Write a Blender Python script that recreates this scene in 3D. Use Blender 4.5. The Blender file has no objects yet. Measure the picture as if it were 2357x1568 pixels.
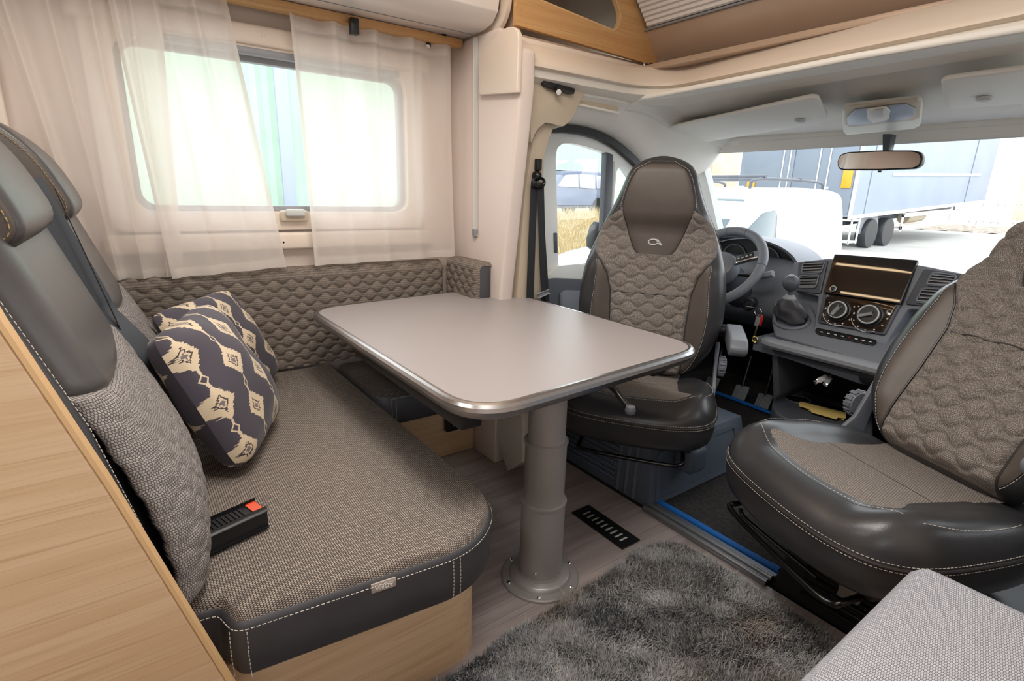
import bpy, bmesh, math, random
import numpy as np
from mathutils import Vector, Matrix

random.seed(7)
rng = np.random.default_rng(7)
SC = bpy.context.scene
COL = SC.collection

# ------------------------------------------------------------------ camera
# world: +X right side of the vehicle, +Y towards the windscreen, +Z up
IW, IH = 2357.0, 1568.0
FPX = 1222.21
RC = np.array([[0.58342391, 0.81172686, 0.02675903],
               [0.23298762, -0.13571385, -0.96296341],
               [-0.77803169, 0.56805039, -0.26830101]])
CAMP = np.array([0.0, 0.0, 1.22])
cam_d = bpy.data.cameras.new('camera')
cam = bpy.data.objects.new('camera', cam_d)
COL.objects.link(cam)
cam_d.sensor_fit = 'HORIZONTAL'
cam_d.sensor_width = 36.0
cam_d.lens = FPX / IW * 36.0
cam_d.clip_start = 0.02
cam_d.clip_end = 500
_r, _u, _b = RC[0], -RC[1], -RC[2]
cam.matrix_world = Matrix(((_r[0], _u[0], _b[0], CAMP[0]), (_r[1], _u[1], _b[1], CAMP[1]),
                           (_r[2], _u[2], _b[2], CAMP[2]), (0, 0, 0, 1)))
SC.camera = cam

# ------------------------------------------------------------------ world, exposure
W_ = bpy.data.worlds.new('overcast_sky')
SC.world = W_
W_.use_nodes = True
_nt = W_.node_tree
_bg = _nt.nodes['Background']
_bg.inputs['Color'].default_value = (0.90, 0.95, 1.0, 1)
_bg.inputs['Strength'].default_value = 3.9
SC.view_settings.view_transform = 'Standard'
SC.view_settings.look = 'None'
SC.view_settings.exposure = 0.0
SC.view_settings.gamma = 1.0
SC.view_settings.use_curve_mapping = False
SC.cycles.max_bounces = 6
SC.cycles.diffuse_bounces = 3
SC.cycles.glossy_bounces = 3
SC.cycles.transparent_max_bounces = 10
SC.cycles.use_adaptive_sampling = True
SC.cycles.adaptive_threshold = 0.04
SC.cycles.sample_clamp_indirect = 6.0
SC.cycles.caustics_reflective = False
SC.cycles.caustics_refractive = False

def area_light(name, loc, size, energy, color, rot=(0, 0, 0)):
    d = bpy.data.lights.new(name, 'AREA')
    d.shape = 'RECTANGLE'
    d.size, d.size_y = size
    d.energy = energy
    d.color = color
    o = bpy.data.objects.new(name, d)
    o.location = loc
    o.rotation_euler = rot
    COL.objects.link(o)
    return o
# warm fill lights added out of view, with matching panels on the ceiling
WARM = (1.0, 0.965, 0.925)
area_light('ceiling_fill_light', (-1.15, 0.55, 2.318), (0.9, 0.30), 13, WARM)
area_light('ceiling_fill_light', (-0.50, 0.55, 2.318), (0.30, 0.9), 15, WARM)
area_light('ceiling_fill_light', (-1.15, -0.85, 2.318), (0.9, 0.30), 8, WARM)

# ------------------------------------------------------------------ measuring helpers
def ray(u, v):
    return RC.T @ np.array([u - IW / 2, v - IH / 2, FPX])
def Zp(u, v, z):
    d = ray(u, v); return CAMP + d * ((z - CAMP[2]) / d[2])
def Xp(u, v, x):
    d = ray(u, v); return CAMP + d * (x / d[0])
def Yp(u, v, y):
    d = ray(u, v); return CAMP + d * (y / d[1])
def Pp(u, v, p, n):
    d = ray(u, v); n = np.array(n, float)
    return CAMP + d * ((n @ (np.array(p, float) - CAMP)) / (n @ d))

# ------------------------------------------------------------------ object helpers
WM = {}
def srgb(c):
    if isinstance(c, str):
        c = c.lstrip('#'); c = [int(c[i:i + 2], 16) for i in (0, 2, 4)]
    o = []
    for x in c[:3]:
        x = x / 255.0
        o.append(x / 12.92 if x <= 0.04045 else ((x + 0.055) / 1.055) ** 2.4)
    return tuple(o) + (1.0,)

def tag(o, label=None, cat=None, group=None, kind=None):
    if label: o['label'] = label
    if cat: o['category'] = cat
    if group: o['group'] = group
    if kind: o['kind'] = kind
    return o

def thing(name, label, cat, loc=(0, 0, 0), rotz=0.0, group=None, kind=None):
    o = bpy.data.objects.new(name, None)
    o.empty_display_size = 0.05
    COL.objects.link(o)
    o.location = loc
    o.rotation_euler = (0, 0, rotz)
    WM[o.name] = Matrix.Translation(Vector(loc)) @ Matrix.Rotation(rotz, 4, 'Z')
    return tag(o, label, cat, group, kind)

def finish(name, me, mat, parent=None, smooth=False, angle=None):
    me.validate()
    if smooth:
        me.polygons.foreach_set('use_smooth', [True] * len(me.polygons))
        if angle is not None:
            try: me.set_sharp_from_angle(angle=angle)
            except Exception: pass
    o = bpy.data.objects.new(name, me)
    COL.objects.link(o)
    if isinstance(mat, (list, tuple)):
        for m in mat: me.materials.append(m)
    elif mat is not None:
        me.materials.append(mat)
    if parent is not None:
        o.parent = parent
        WM[o.name] = WM[parent.name]
    return o

def mesh(name, verts, faces, mat, parent=None, smooth=False, angle=None, uv=None, local=False, recalc=True, mats=None):
    """verts in world coordinates unless local; the origin of a top-level mesh goes to its base centre"""
    V = np.asarray(verts, float).reshape(-1, 3)
    if parent is not None:
        if not local:
            M = np.array(WM[parent.name].inverted())
            V = V @ M[:3, :3].T + M[:3, 3]
        org = None
    else:
        org = np.array([(V[:, 0].min() + V[:, 0].max()) / 2, (V[:, 1].min() + V[:, 1].max()) / 2, V[:, 2].min()])
        V = V - org
    me = bpy.data.meshes.new(name)
    me.from_pydata([tuple(p) for p in V], [], [tuple(int(i) for i in f) for f in faces])
    if uv is not None:
        ul = me.uv_layers.new(name='UVMap')
        li = np.empty(len(me.loops), dtype=np.int32)
        me.loops.foreach_get('vertex_index', li)
        ul.data.foreach_set('uv', np.asarray(uv, dtype=np.float32)[li].ravel())
    if recalc:
        bm = bmesh.new(); bm.from_mesh(me)
        bmesh.ops.recalc_face_normals(bm, faces=bm.faces)
        bm.to_mesh(me); bm.free()
    if mats is not None:
        me.polygons.foreach_set('material_index', np.asarray(mats, dtype=np.int32))
    o = finish(name, me, mat, parent, smooth, angle)
    if org is not None:
        o.location = Vector(org)
        WM[o.name] = Matrix.Translation(Vector(org))
    return o

def from_bm(name, bm, mat, parent=None, smooth=False, angle=None, local=False):
    """bm in world coordinates (or local to the parent)"""
    bm.verts.ensure_lookup_table()
    if parent is not None:
        if not local:
            bm.transform(WM[parent.name].inverted())
        org = None
    else:
        xs = [v.co.x for v in bm.verts]; ys = [v.co.y for v in bm.verts]; zs = [v.co.z for v in bm.verts]
        org = Vector(((min(xs) + max(xs)) / 2, (min(ys) + max(ys)) / 2, min(zs)))
        bm.transform(Matrix.Translation(-org))
    bmesh.ops.recalc_face_normals(bm, faces=bm.faces)
    me = bpy.data.meshes.new(name)
    bm.to_mesh(me); bm.free()
    o = finish(name, me, mat, parent, smooth, angle)
    if org is not None:
        o.location = org
        WM[o.name] = Matrix.Translation(org)
    return o

def bevel_bm(bm, w, seg=2, ang=0.5):
    if w <= 0: return
    es = [e for e in bm.edges if len(e.link_faces) == 2 and e.calc_face_angle(0) > ang]
    if es:
        bmesh.ops.bevel(bm, geom=es, offset=w, segments=seg, profile=0.5, affect='EDGES', clamp_overlap=True)

def box(name, lo, hi, mat, parent=None, bev=0.004, seg=2, local=False, smooth=True):
    bm = bmesh.new()
    bmesh.ops.create_cube(bm, size=1.0)
    lo = np.minimum(lo, hi) * 1.0 if False else np.array(lo, float); hi = np.array(hi, float)
    c = (lo + hi) / 2; s = np.abs(hi - lo)
    for v in bm.verts:
        v.co = Vector((c[0] + v.co.x * s[0], c[1] + v.co.y * s[1], c[2] + v.co.z * s[2]))
    bevel_bm(bm, min(bev, min(s) * 0.45), seg)
    return from_bm(name, bm, mat, parent, smooth, 0.7, local)

def obox(name, c, ax, half, mat, parent=None, bev=0.003, seg=2, local=False):
    """oriented box: centre, three axis vectors, half sizes"""
    A = [np.array(a, float) / np.linalg.norm(a) for a in ax]
    bm = bmesh.new()
    bmesh.ops.create_cube(bm, size=2.0)
    for v in bm.verts:
        p = np.array(c, float) + A[0] * v.co.x * half[0] + A[1] * v.co.y * half[1] + A[2] * v.co.z * half[2]
        v.co = Vector(p)
    bevel_bm(bm, min(bev, min(half) * 0.9), seg)
    return from_bm(name, bm, mat, parent, True, 0.7, local)

def slab(name, pts, off, mat, parent=None, bev=0.0, seg=2, local=False, holes=(), smooth=True):
    """planar outline pts (3D) extruded by the vector off; holes are outlines in the same plane"""
    off = Vector(off)
    bm = bmesh.new()
    if not holes:
        vs = [bm.verts.new(Vector(p)) for p in pts]
        f = bm.faces.new(vs)
        r = bmesh.ops.extrude_face_region(bm, geom=[f])
        for e in r['geom']:
            if isinstance(e, bmesh.types.BMVert): e.co += off
    else:
        loops = [list(pts)] + [list(h) for h in holes]
        edges = []
        for L in loops:
            vs = [bm.verts.new(Vector(p)) for p in L]
            for i in range(len(vs)): edges.append(bm.edges.new((vs[i], vs[(i + 1) % len(vs)])))
        bmesh.ops.triangle_fill(bm, use_beauty=True, use_dissolve=False, edges=edges)
        fs = list(bm.faces)
        r = bmesh.ops.extrude_face_region(bm, geom=fs)
        for e in r['geom']:
            if isinstance(e, bmesh.types.BMVert): e.co += off
    bmesh.ops.recalc_face_normals(bm, faces=bm.faces)
    if bev > 0: bevel_bm(bm, bev, seg, 0.6)
    return from_bm(name, bm, mat, parent, smooth, 0.6, local)

def rrect(x0, x1, y0, y1, r, n=6):
    out = []
    for cx, cy, a0 in ((x1 - r, y1 - r, 0), (x0 + r, y1 - r, 90), (x0 + r, y0 + r, 180), (x1 - r, y0 + r, 270)):
        for i in range(n + 1):
            a = math.radians(a0 + 90.0 * i / n)
            out.append((cx + r * math.cos(a), cy + r * math.sin(a)))
    return out

def round_poly(P, r, n=5):
    """round the corners of a polygon (any dimension)"""
    P = [np.array(p, float) for p in P]
    out = []
    m = len(P)
    rr = r if isinstance(r, (list, tuple)) else [r] * m
    for i in range(m):
        a, b, c = P[i - 1], P[i], P[(i + 1) % m]
        u, w = a - b, c - b
        lu, lw = np.linalg.norm(u), np.linalg.norm(w)
        k = min(rr[i], lu * 0.48, lw * 0.48)
        if k <= 1e-6: out.append(b); continue
        p0, p2 = b + u / lu * k, b + w / lw * k
        for t in np.linspace(0, 1, n + 1):
            out.append((1 - t) ** 2 * p0 + 2 * t * (1 - t) * b + t * t * p2)
    return out

def smooth_path(P, n=6, closed=False):
    P = [np.array(p, float) for p in P]
    m = len(P); out = []
    rngi = range(m) if closed else range(m - 1)
    for i in rngi:
        if closed:
            p0, p1, p2, p3 = P[i - 1], P[i], P[(i + 1) % m], P[(i + 2) % m]
        else:
            p1, p2 = P[i], P[i + 1]
            p0 = P[i - 1] if i > 0 else 2 * p1 - p2
            p3 = P[i + 2] if i + 2 < m else 2 * p2 - p1
        for t in np.linspace(0, 1, n, endpoint=False):
            out.append(0.5 * (2 * p1 + (p2 - p0) * t + (2 * p0 - 5 * p1 + 4 * p2 - p3) * t * t + (3 * p1 - p0 - 3 * p2 + p3) * t ** 3))
    if not closed: out.append(P[-1])
    return out

def sweep(name, path, prof, mat, parent=None, closed=False, up=(0, 0, 1), caps=True, smooth=True, angle=0.7, local=False, scale=None):
    """sweep a closed 2D profile (side, up) along a path"""
    P = [np.array(p, float) for p in path]
    m = len(P); k = len(prof)
    V = []; up = np.array(up, float)
    N_prev = None
    for i in range(m):
        if closed: t = P[(i + 1) % m] - P[i - 1]
        else: t = P[min(i + 1, m - 1)] - P[max(i - 1, 0)]
        t = t / (np.linalg.norm(t) + 1e-12)
        s = np.cross(t, up)
        if np.linalg.norm(s) < 0.05:
            s = N_prev if N_prev is not None else np.cross(t, [1, 0, 0.3])
        s = s / np.linalg.norm(s)
        if N_prev is not None and s @ N_prev < -0.2 and not closed: s = -s
        N_prev = s
        w = np.cross(s, t)
        f = 1.0 if scale is None else scale[i]
        for a, b in prof: V.append(P[i] + s * a * f + w * b * f)
    F = []
    for i in range(m if closed else m - 1):
        j = (i + 1) % m
        for q in range(k):
            F.append((i * k + q, i * k + (q + 1) % k, j * k + (q + 1) % k, j * k + q))
    if caps and not closed:
        F.append(tuple(range(k))[::-1]); F.append(tuple((m - 1) * k + q for q in range(k)))
    return mesh(name, V, F, mat, parent, smooth, angle, local=local)

def circ(r, n=10, ry=None):
    ry = r if ry is None else ry
    return [(r * math.cos(2 * math.pi * i / n), ry * math.sin(2 * math.pi * i / n)) for i in range(n)]

def tube(name, path, r, mat, parent=None, n=10, closed=False, local=False, scale=None, up=None):
    P = [np.array(p, float) for p in path]
    m = len(P)
    # parallel transport frame
    T = []
    for i in range(m):
        t = (P[(i + 1) % m] - P[i - 1]) if closed else (P[min(i + 1, m - 1)] - P[max(i - 1, 0)])
        T.append(t / (np.linalg.norm(t) + 1e-12))
    a = np.array([0, 0, 1.0]) if abs(T[0][2]) < 0.9 else np.array([1.0, 0, 0])
    s = np.cross(T[0], a); s /= np.linalg.norm(s)
    V = []
    for i in range(m):
        s = s - T[i] * (s @ T[i]); s /= (np.linalg.norm(s) + 1e-12)
        w = np.cross(T[i], s)
        rr = r * (1 if scale is None else scale[i])
        for q in range(n):
            an = 2 * math.pi * q / n
            V.append(P[i] + (s * math.cos(an) + w * math.sin(an)) * rr)
    F = []
    for i in range(m if closed else m - 1):
        j = (i + 1) % m
        for q in range(n): F.append((i * n + q, i * n + (q + 1) % n, j * n + (q + 1) % n, j * n + q))
    if not closed:
        F.append(tuple(range(n))[::-1]); F.append(tuple((m - 1) * n + q for q in range(n)))
    return mesh(name, V, F, mat, parent, True, 0.9, local=local)

def lathe(name, prof, axis_o, mat, parent=None, axis=(0, 0, 1), n=32, local=False, angle=0.6):
    """prof: (radius, height) list, around axis through axis_o"""
    ax = np.array(axis, float); ax /= np.linalg.norm(ax)
    a = np.array([1.0, 0, 0]) if abs(ax[0]) < 0.9 else np.array([0, 1.0, 0])
    s = np.cross(ax, a); s /= np.linalg.norm(s); w = np.cross(ax, s)
    V = []; F = []
    o = np.array(axis_o, float)
    k = len(prof)
    for (r, h) in prof:
        for q in range(n):
            an = 2 * math.pi * q / n
            V.append(o + ax * h + (s * math.cos(an) + w * math.sin(an)) * max(r, 1e-5))
    for i in range(k - 1):
        for q in range(n): F.append((i * n + q, i * n + (q + 1) % n, (i + 1) * n + (q + 1) % n, (i + 1) * n + q))
    F.append(tuple(range(n))[::-1]); F.append(tuple((k - 1) * n + q for q in range(n)))
    return mesh(name, V, F, mat, parent, True, angle, local=local)

def gridmesh(name, Pf, nu, nv, mat, parent=None, uvf=None, thick=0.0, local=False, closed_u=False, smooth=True, angle=None):
    """Pf(u,v)->array of points for u,v arrays in 0..1 (vectorised)"""
    us = np.linspace(0, 1, nu); vs = np.linspace(0, 1, nv)
    U, Vv = np.meshgrid(us, vs, indexing='ij')
    P = Pf(U.ravel(), Vv.ravel())
    P = np.asarray(P, float)
    idx = np.arange(nu * nv).reshape(nu, nv)
    F = np.stack([idx[:-1, :-1].ravel(), idx[1:, :-1].ravel(), idx[1:, 1:].ravel(), idx[:-1, 1:].ravel()], 1)
    if uvf == 'arc':
        G_ = P.reshape(nu, nv, 3)
        au = np.concatenate([np.zeros((1, nv)), np.cumsum(np.linalg.norm(np.diff(G_, axis=0), axis=2), 0)], 0); au -= au[nu // 2:nu // 2 + 1]
        av = np.concatenate([np.zeros((nu, 1)), np.cumsum(np.linalg.norm(np.diff(G_, axis=1), axis=2), 1)], 1)
        uv = np.stack([au.ravel(), av.ravel()], 1)
    else: uv = uvf(U.ravel(), Vv.ravel()) if uvf else np.stack([U.ravel(), Vv.ravel()], 1)
    F = F.tolist()
    if thick:
        G = P.reshape(nu, nv, 3)
        du = np.gradient(G, axis=0); dv = np.gradient(G, axis=1)
        N = np.cross(du, dv); N /= (np.linalg.norm(N, axis=2, keepdims=True) + 1e-12)
        B = (G - N * thick).reshape(-1, 3)
        n0 = nu * nv
        P = np.vstack([P, B]); uv = np.vstack([uv, uv])
        F += [(a + n0, d + n0, c + n0, b + n0) for a, b, c, d in F]
        def side(a, b): F.append((a, b, b + n0, a + n0))
        for i in range(nu - 1): side(idx[i + 1, 0], idx[i, 0]); side(idx[i, -1], idx[i + 1, -1])
        for j in range(nv - 1): side(idx[0, j], idx[0, j + 1]); side(idx[-1, j + 1], idx[-1, j])
    return mesh(name, P, F, mat, parent, smooth, angle, uv=uv, local=local, recalc=bool(thick))

def stitch(path, mat, parent, dash=0.0062, gap=0.0035, r=0.0009, local=False, name='stitching', lift=(0, 0, 0)):
    """a row of thread dashes along a path, one mesh"""
    P = np.array([np.array(p, float) for p in path]) + np.array(lift, float)
    seg = np.linalg.norm(np.diff(P, axis=0), axis=1); S = np.concatenate([[0], np.cumsum(seg)])
    V = []; F = []
    s = 0.0
    def at(q): return np.array([np.interp(q, S, P[:, i]) for i in range(3)])
    while s + dash < S[-1]:
        a, b = at(s), at(s + dash)
        t = b - a; L = np.linalg.norm(t)
        if L > 1e-6:
            t /= L
            x = np.cross(t, [0.3, 0.2, 0.93]); x /= np.linalg.norm(x); y = np.cross(t, x)
            n0 = len(V)
            for p in (a, b):
                for q in range(4):
                    an = math.pi / 2 * q + math.pi / 4
                    V.append(p + (x * math.cos(an) + y * math.sin(an)) * r)
            for q in range(4): F.append((n0 + q, n0 + (q + 1) % 4, n0 + 4 + (q + 1) % 4, n0 + 4 + q))
            F.append((n0 + 3, n0 + 2, n0 + 1, n0)); F.append((n0 + 4, n0 + 5, n0 + 6, n0 + 7))
        s += dash + gap
    if not V: return None
    return mesh(name, V, F, mat, parent, False, None, local=local)

def text(name, body, size, mat, parent, M, extrude=0.0004):
    cu = bpy.data.curves.new(name, 'FONT')
    cu.body = body; cu.size = size; cu.align_x = 'CENTER'; cu.align_y = 'CENTER'; cu.extrude = extrude
    tmp = bpy.data.objects.new(name, cu)
    COL.objects.link(tmp)
    dg = bpy.context.evaluated_depsgraph_get()
    me = bpy.data.meshes.new_from_object(tmp.evaluated_get(dg))
    COL.objects.unlink(tmp); bpy.data.objects.remove(tmp)
    me.transform(M)
    me.transform(WM[parent.name].inverted())
    return finish(name, me, mat, parent)

def frame(c, right, up):
    """matrix with local x=right, y=up, z=out"""
    r = Vector(right).normalized(); u = Vector(up); u = (u - r * u.dot(r)).normalized(); n = r.cross(u)
    return Matrix(((r.x, u.x, n.x, c[0]), (r.y, u.y, n.y, c[1]), (r.z, u.z, n.z, c[2]), (0, 0, 0, 1)))

def resample(P, step, closed=True):
    P = np.array([np.array(p, float) for p in P])
    Q = np.vstack([P, P[:1]]) if closed else P
    seg = np.linalg.norm(np.diff(Q, axis=0), axis=1); S = np.concatenate([[0], np.cumsum(seg)])
    n = max(8, int(round(S[-1] / step)))
    q = np.linspace(0, S[-1], n, endpoint=not closed)
    return np.stack([np.interp(q, S, Q[:, i]) for i in range(Q.shape[1])], 1)

# ------------------------------------------------------------------ materials
class NT:
    def __init__(s, name):
        s.m = bpy.data.materials.new(name); s.m.use_nodes = True
        s.t = s.m.node_tree; s.b = s.t.nodes['Principled BSDF']; s.out = s.t.nodes['Material Output']
    def n(s, typ, **kw):
        nd = s.t.nodes.new(typ)
        for k, v in kw.items(): setattr(nd, k, v)
        return nd
    def l(s, a, b): s.t.links.new(a, b)
    def val(s, sock, v):
        if isinstance(v, bpy.types.NodeSocket): s.l(v, sock)
        else: sock.default_value = v
    def math(s, op, a, b=None, c=None, clamp=False):
        nd = s.n('ShaderNodeMath', operation=op, use_clamp=clamp)
        s.val(nd.inputs[0], a)
        if b is not None: s.val(nd.inputs[1], b)
        if c is not None: s.val(nd.inputs[2], c)
        return nd.outputs[0]
    def ramp(s, x, a, b, lo=0.0, hi=1.0, smooth=True):
        nd = s.n('ShaderNodeMapRange', interpolation_type='SMOOTHSTEP' if smooth else 'LINEAR')
        s.val(nd.inputs['Value'], x); nd.inputs['From Min'].default_value = a; nd.inputs['From Max'].default_value = b
        nd.inputs['To Min'].default_value = lo; nd.inputs['To Max'].default_value = hi
        return nd.outputs['Result']
    def mix(s, f, a, b):
        nd = s.n('ShaderNodeMix', data_type='RGBA')
        s.val(nd.inputs['Factor'], f); s.val(nd.inputs['A'], a) if False else None
        s.val(nd.inputs[6], a); s.val(nd.inputs[7], b)
        return nd.outputs[2]
    def coord(s, which='Object', scale=(1, 1, 1), rot=(0, 0, 0)):
        tc = s.n('ShaderNodeTexCoord'); mp = s.n('ShaderNodeMapping')
        s.l(tc.outputs[which], mp.inputs['Vector'])
        mp.inputs['Scale'].default_value = scale; mp.inputs['Rotation'].default_value = rot
        return mp.outputs['Vector']
    def noise(s, vec, scale, detail=3.0, rough=0.5):
        nd = s.n('ShaderNodeTexNoise'); s.l(vec, nd.inputs['Vector'])
        nd.inputs['Scale'].default_value = scale; nd.inputs['Detail'].default_value = detail
        nd.inputs['Roughness'].default_value = rough
        return nd.outputs['Fac']
    def bump(s, h, strength=0.3, dist=0.001):
        nd = s.n('ShaderNodeBump'); s.l(h, nd.inputs['Height'])
        nd.inputs['Strength'].default_value = strength; nd.inputs['Distance'].default_value = dist
        s.l(nd.outputs['Normal'], s.b.inputs['Normal'])
    def set(s, **kw):
        for k, v in kw.items(): s.val(s.b.inputs[k], v)

def plain(name, col, rough=0.5, metal=0.0, spec=0.5, nscale=0, nstr=0.0, var=0.0, vscale=3.0, coat=0.0):
    t = NT(name)
    c = srgb(col)
    t.set(Roughness=rough, Metallic=metal)
    t.b.inputs['Specular IOR Level'].default_value = spec
    if coat: t.b.inputs['Coat Weight'].default_value = coat; t.b.inputs['Coat Roughness'].default_value = 0.08
    v = t.coord()
    if var:
        f = t.noise(v, vscale, 4.0)
        c1 = tuple(min(1, x * (1 + var)) for x in c[:3]) + (1,); c0 = tuple(x * (1 - var) for x in c[:3]) + (1,)
        t.l(t.mix(t.ramp(f, 0.3, 0.7), c0, c1), t.b.inputs['Base Color'])
    else:
        t.b.inputs['Base Color'].default_value = c
    if nscale:
        t.bump(t.noise(v, nscale, 3.0), nstr, 0.001)
    return t.m

def wood(name, ca, cb, cc, axis='Y', rough=0.42, fine=1.0):
    t = NT(name)
    sc = {'X': (1.0, 22, 22), 'Y': (22, 1.0, 22), 'Z': (22, 22, 1.0)}[axis]
    sf = {'X': (3.0, 220, 220), 'Y': (220, 3.0, 220), 'Z': (220, 220, 3.0)}[axis]
    v = t.coord('Object', sc); vf = t.coord('Object', sf)
    n1 = t.noise(v, 1.0 * fine, 5.0, 0.6); n2 = t.noise(vf, 1.0, 2.0, 0.6)
    c = t.mix(t.ramp(n1, 0.32, 0.68), srgb(ca), srgb(cb))
    c = t.mix(t.math('MULTIPLY', t.ramp(n2, 0.5, 0.75), 0.55), c, srgb(cc))
    t.l(c, t.b.inputs['Base Color'])
    t.set(Roughness=rough)
    t.bump(n2, 0.12, 0.0006)
    return t.m

def weave(name, dark, light, light2, fu=170.0, fv=170.0, bs=0.5, cover=1.0, rough=0.9):
    t = NT(name)
    tc = t.n('ShaderNodeTexCoord'); sp = t.n('ShaderNodeSeparateXYZ'); t.l(tc.outputs['UV'], sp.inputs[0])
    u = t.math('MULTIPLY', sp.outputs[0], fu); v = t.math('MULTIPLY', sp.outputs[1], fv)
    row = t.math('FLOOR', v)
    u2 = t.math('MULTIPLY_ADD', row, 0.5, u)
    a = t.math('ABSOLUTE', t.math('SUBTRACT', t.math('FRACT', u2), 0.5))
    b = t.math('ABSOLUTE', t.math('SUBTRACT', t.math('FRACT', v), 0.5))
    mx = t.math('MAXIMUM', t.math('DIVIDE', a, 0.36 * cover), t.math('DIVIDE', b, 0.40 * cover))
    dot = t.ramp(mx, 1.12, 0.75)
    cv = t.n('ShaderNodeCombineXYZ'); t.l(t.math('FLOOR', u2), cv.inputs[0]); t.l(row, cv.inputs[1])
    wn = t.n('ShaderNodeTexWhiteNoise', noise_dimensions='2D'); t.l(cv.outputs[0], wn.inputs['Vector'])
    lc = t.mix(wn.outputs['Value'], srgb(light), srgb(light2))
    c = t.mix(dot, srgb(dark), lc)
    t.l(c, t.b.inputs['Base Color'])
    t.set(Roughness=rough); t.b.inputs['Specular IOR Level'].default_value = 0.2
    t.bump(dot, bs, 0.0012)
    return t.m

def leather(name, col, rough=0.42, var=0.12):
    t = NT(name)
    v = t.coord()
    c = srgb(col)
    f = t.noise(v, 6.0, 3.0)
    t.l(t.mix(t.ramp(f, 0.3, 0.7), tuple(x * (1 - var) for x in c[:3]) + (1,), tuple(x * (1 + var) for x in c[:3]) + (1,)), t.b.inputs['Base Color'])
    t.set(Roughness=rough)
    vo = t.n('ShaderNodeTexVoronoi'); t.l(v, vo.inputs['Vector']); vo.inputs['Scale'].default_value = 420
    t.bump(vo.outputs['Distance'], 0.12, 0.0008)
    return t.m

def glass_mat(name, tint=(1, 1, 1, 1), gloss=0.06, rough=0.0, op=0.0, opcol=(0.02, 0.02, 0.02, 1)):
    t = NT(name)
    tr = t.n('ShaderNodeBsdfTransparent'); tr.inputs['Color'].default_value = tint
    gl = t.n('ShaderNodeBsdfGlossy'); gl.inputs['Roughness'].default_value = rough
    mx = t.n('ShaderNodeMixShader'); mx.inputs[0].default_value = gloss
    t.l(tr.outputs[0], mx.inputs[1]); t.l(gl.outputs[0], mx.inputs[2])
    t.l(mx.outputs[0], t.out.inputs['Surface'])
    return t.m

def sheer_mat(name):
    t = NT(name)
    col = srgb((246, 240, 234))
    tr = t.n('ShaderNodeBsdfTransparent'); tr.inputs['Color'].default_value = (1, 0.99, 0.98, 1)
    tl = t.n('ShaderNodeBsdfTranslucent'); tl.inputs['Color'].default_value = col
    df = t.n('ShaderNodeBsdfDiffuse'); df.inputs['Color'].default_value = col
    m1 = t.n('ShaderNodeMixShader'); m1.inputs[0].default_value = 0.5
    t.l(df.outputs[0], m1.inputs[1]); t.l(tl.outputs[0], m1.inputs[2])
    m2 = t.n('ShaderNodeMixShader'); m2.inputs[0].default_value = 0.62
    t.l(tr.outputs[0], m2.inputs[1]); t.l(m1.outputs[0], m2.inputs[2])
    t.l(m2.outputs[0], t.out.inputs['Surface'])
    return t.m

def ikat_mat(name):
    t = NT(name)
    tc = t.n('ShaderNodeTexCoord'); sp = t.n('ShaderNodeSeparateXYZ'); t.l(tc.outputs['UV'], sp.inputs[0])
    u, v = sp.outputs[0], sp.outputs[1]
    cb = t.n('ShaderNodeCombineXYZ'); t.l(t.math('MULTIPLY', u, 5.0), cb.inputs[0]); t.l(t.math('MULTIPLY', v, 34.0), cb.inputs[1])
    jag = t.noise(cb.outputs[0], 1.0, 1.0)
    cb2 = t.n('ShaderNodeCombineXYZ'); t.l(t.math('MULTIPLY', u, 2.2), cb2.inputs[0]); t.l(t.math('MULTIPLY', v, 2.2), cb2.inputs[1])
    wob = t.noise(cb2.outputs[0], 1.0, 1.0)
    uu = t.math('ADD', u, t.math('MULTIPLY', t.math('SUBTRACT', wob, 0.5), 0.18))
    col = t.math('FLOOR', uu)
    x = t.math('ABSOLUTE', t.math('SUBTRACT', t.math('FRACT', uu), 0.5))
    y = t.math('ABSOLUTE', t.math('SUBTRACT', t.math('FRACT', t.math('MULTIPLY_ADD', col, 0.5, v)), 0.5))
    jj = t.math('MULTIPLY', t.math('SUBTRACT', jag, 0.5), 0.36)
    d = t.math('ADD', t.math('ADD', t.math('MULTIPLY', x, 2.15), t.math('MULTIPLY', y, 2.25)), jj)
    cream = srgb((216, 196, 166)); purp = srgb((70, 64, 74)); dk = srgb((70, 58, 58)); gy = srgb((120, 108, 108))
    c = t.mix(t.ramp(d, 0.80, 0.76), purp, cream)
    # chain between the diamonds
    chain = t.math('LESS_THAN', t.math('ADD', x, t.math('MULTIPLY', jj, 0.12)), 0.035)
    chain = t.math('MULTIPLY', chain, t.math('GREATER_THAN', y, 0.34))
    c = t.mix(chain, c, cream)
    sd = t.math('ADD', t.math('MULTIPLY', x, 5.5), t.math('MULTIPLY', t.math('SUBTRACT', 0.5, y), 5.5))
    ring = t.math('MULTIPLY', t.math('LESS_THAN', sd, 0.62), t.math('GREATER_THAN', sd, 0.40))
    c = t.mix(ring, c, cream)
    c = t.mix(t.math('LESS_THAN', sd, 0.40), c, purp)
    r1 = t.math('MULTIPLY', t.math('LESS_THAN', d, 0.36), t.math('GREATER_THAN', d, 0.27))
    c = t.mix(r1, c, dk)
    c = t.mix(t.math('LESS_THAN', d, 0.17), c, gy)
    t.l(c, t.b.inputs['Base Color']); t.set(Roughness=0.75)
    t.b.inputs['Sheen Weight'].default_value = 0.15
    cb3 = t.n('ShaderNodeCombineXYZ'); t.l(u, cb3.inputs[0]); t.l(v, cb3.inputs[1])
    t.bump(t.noise(cb3.outputs[0], 160.0, 2.0), 0.15, 0.001)
    return t.m

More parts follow.
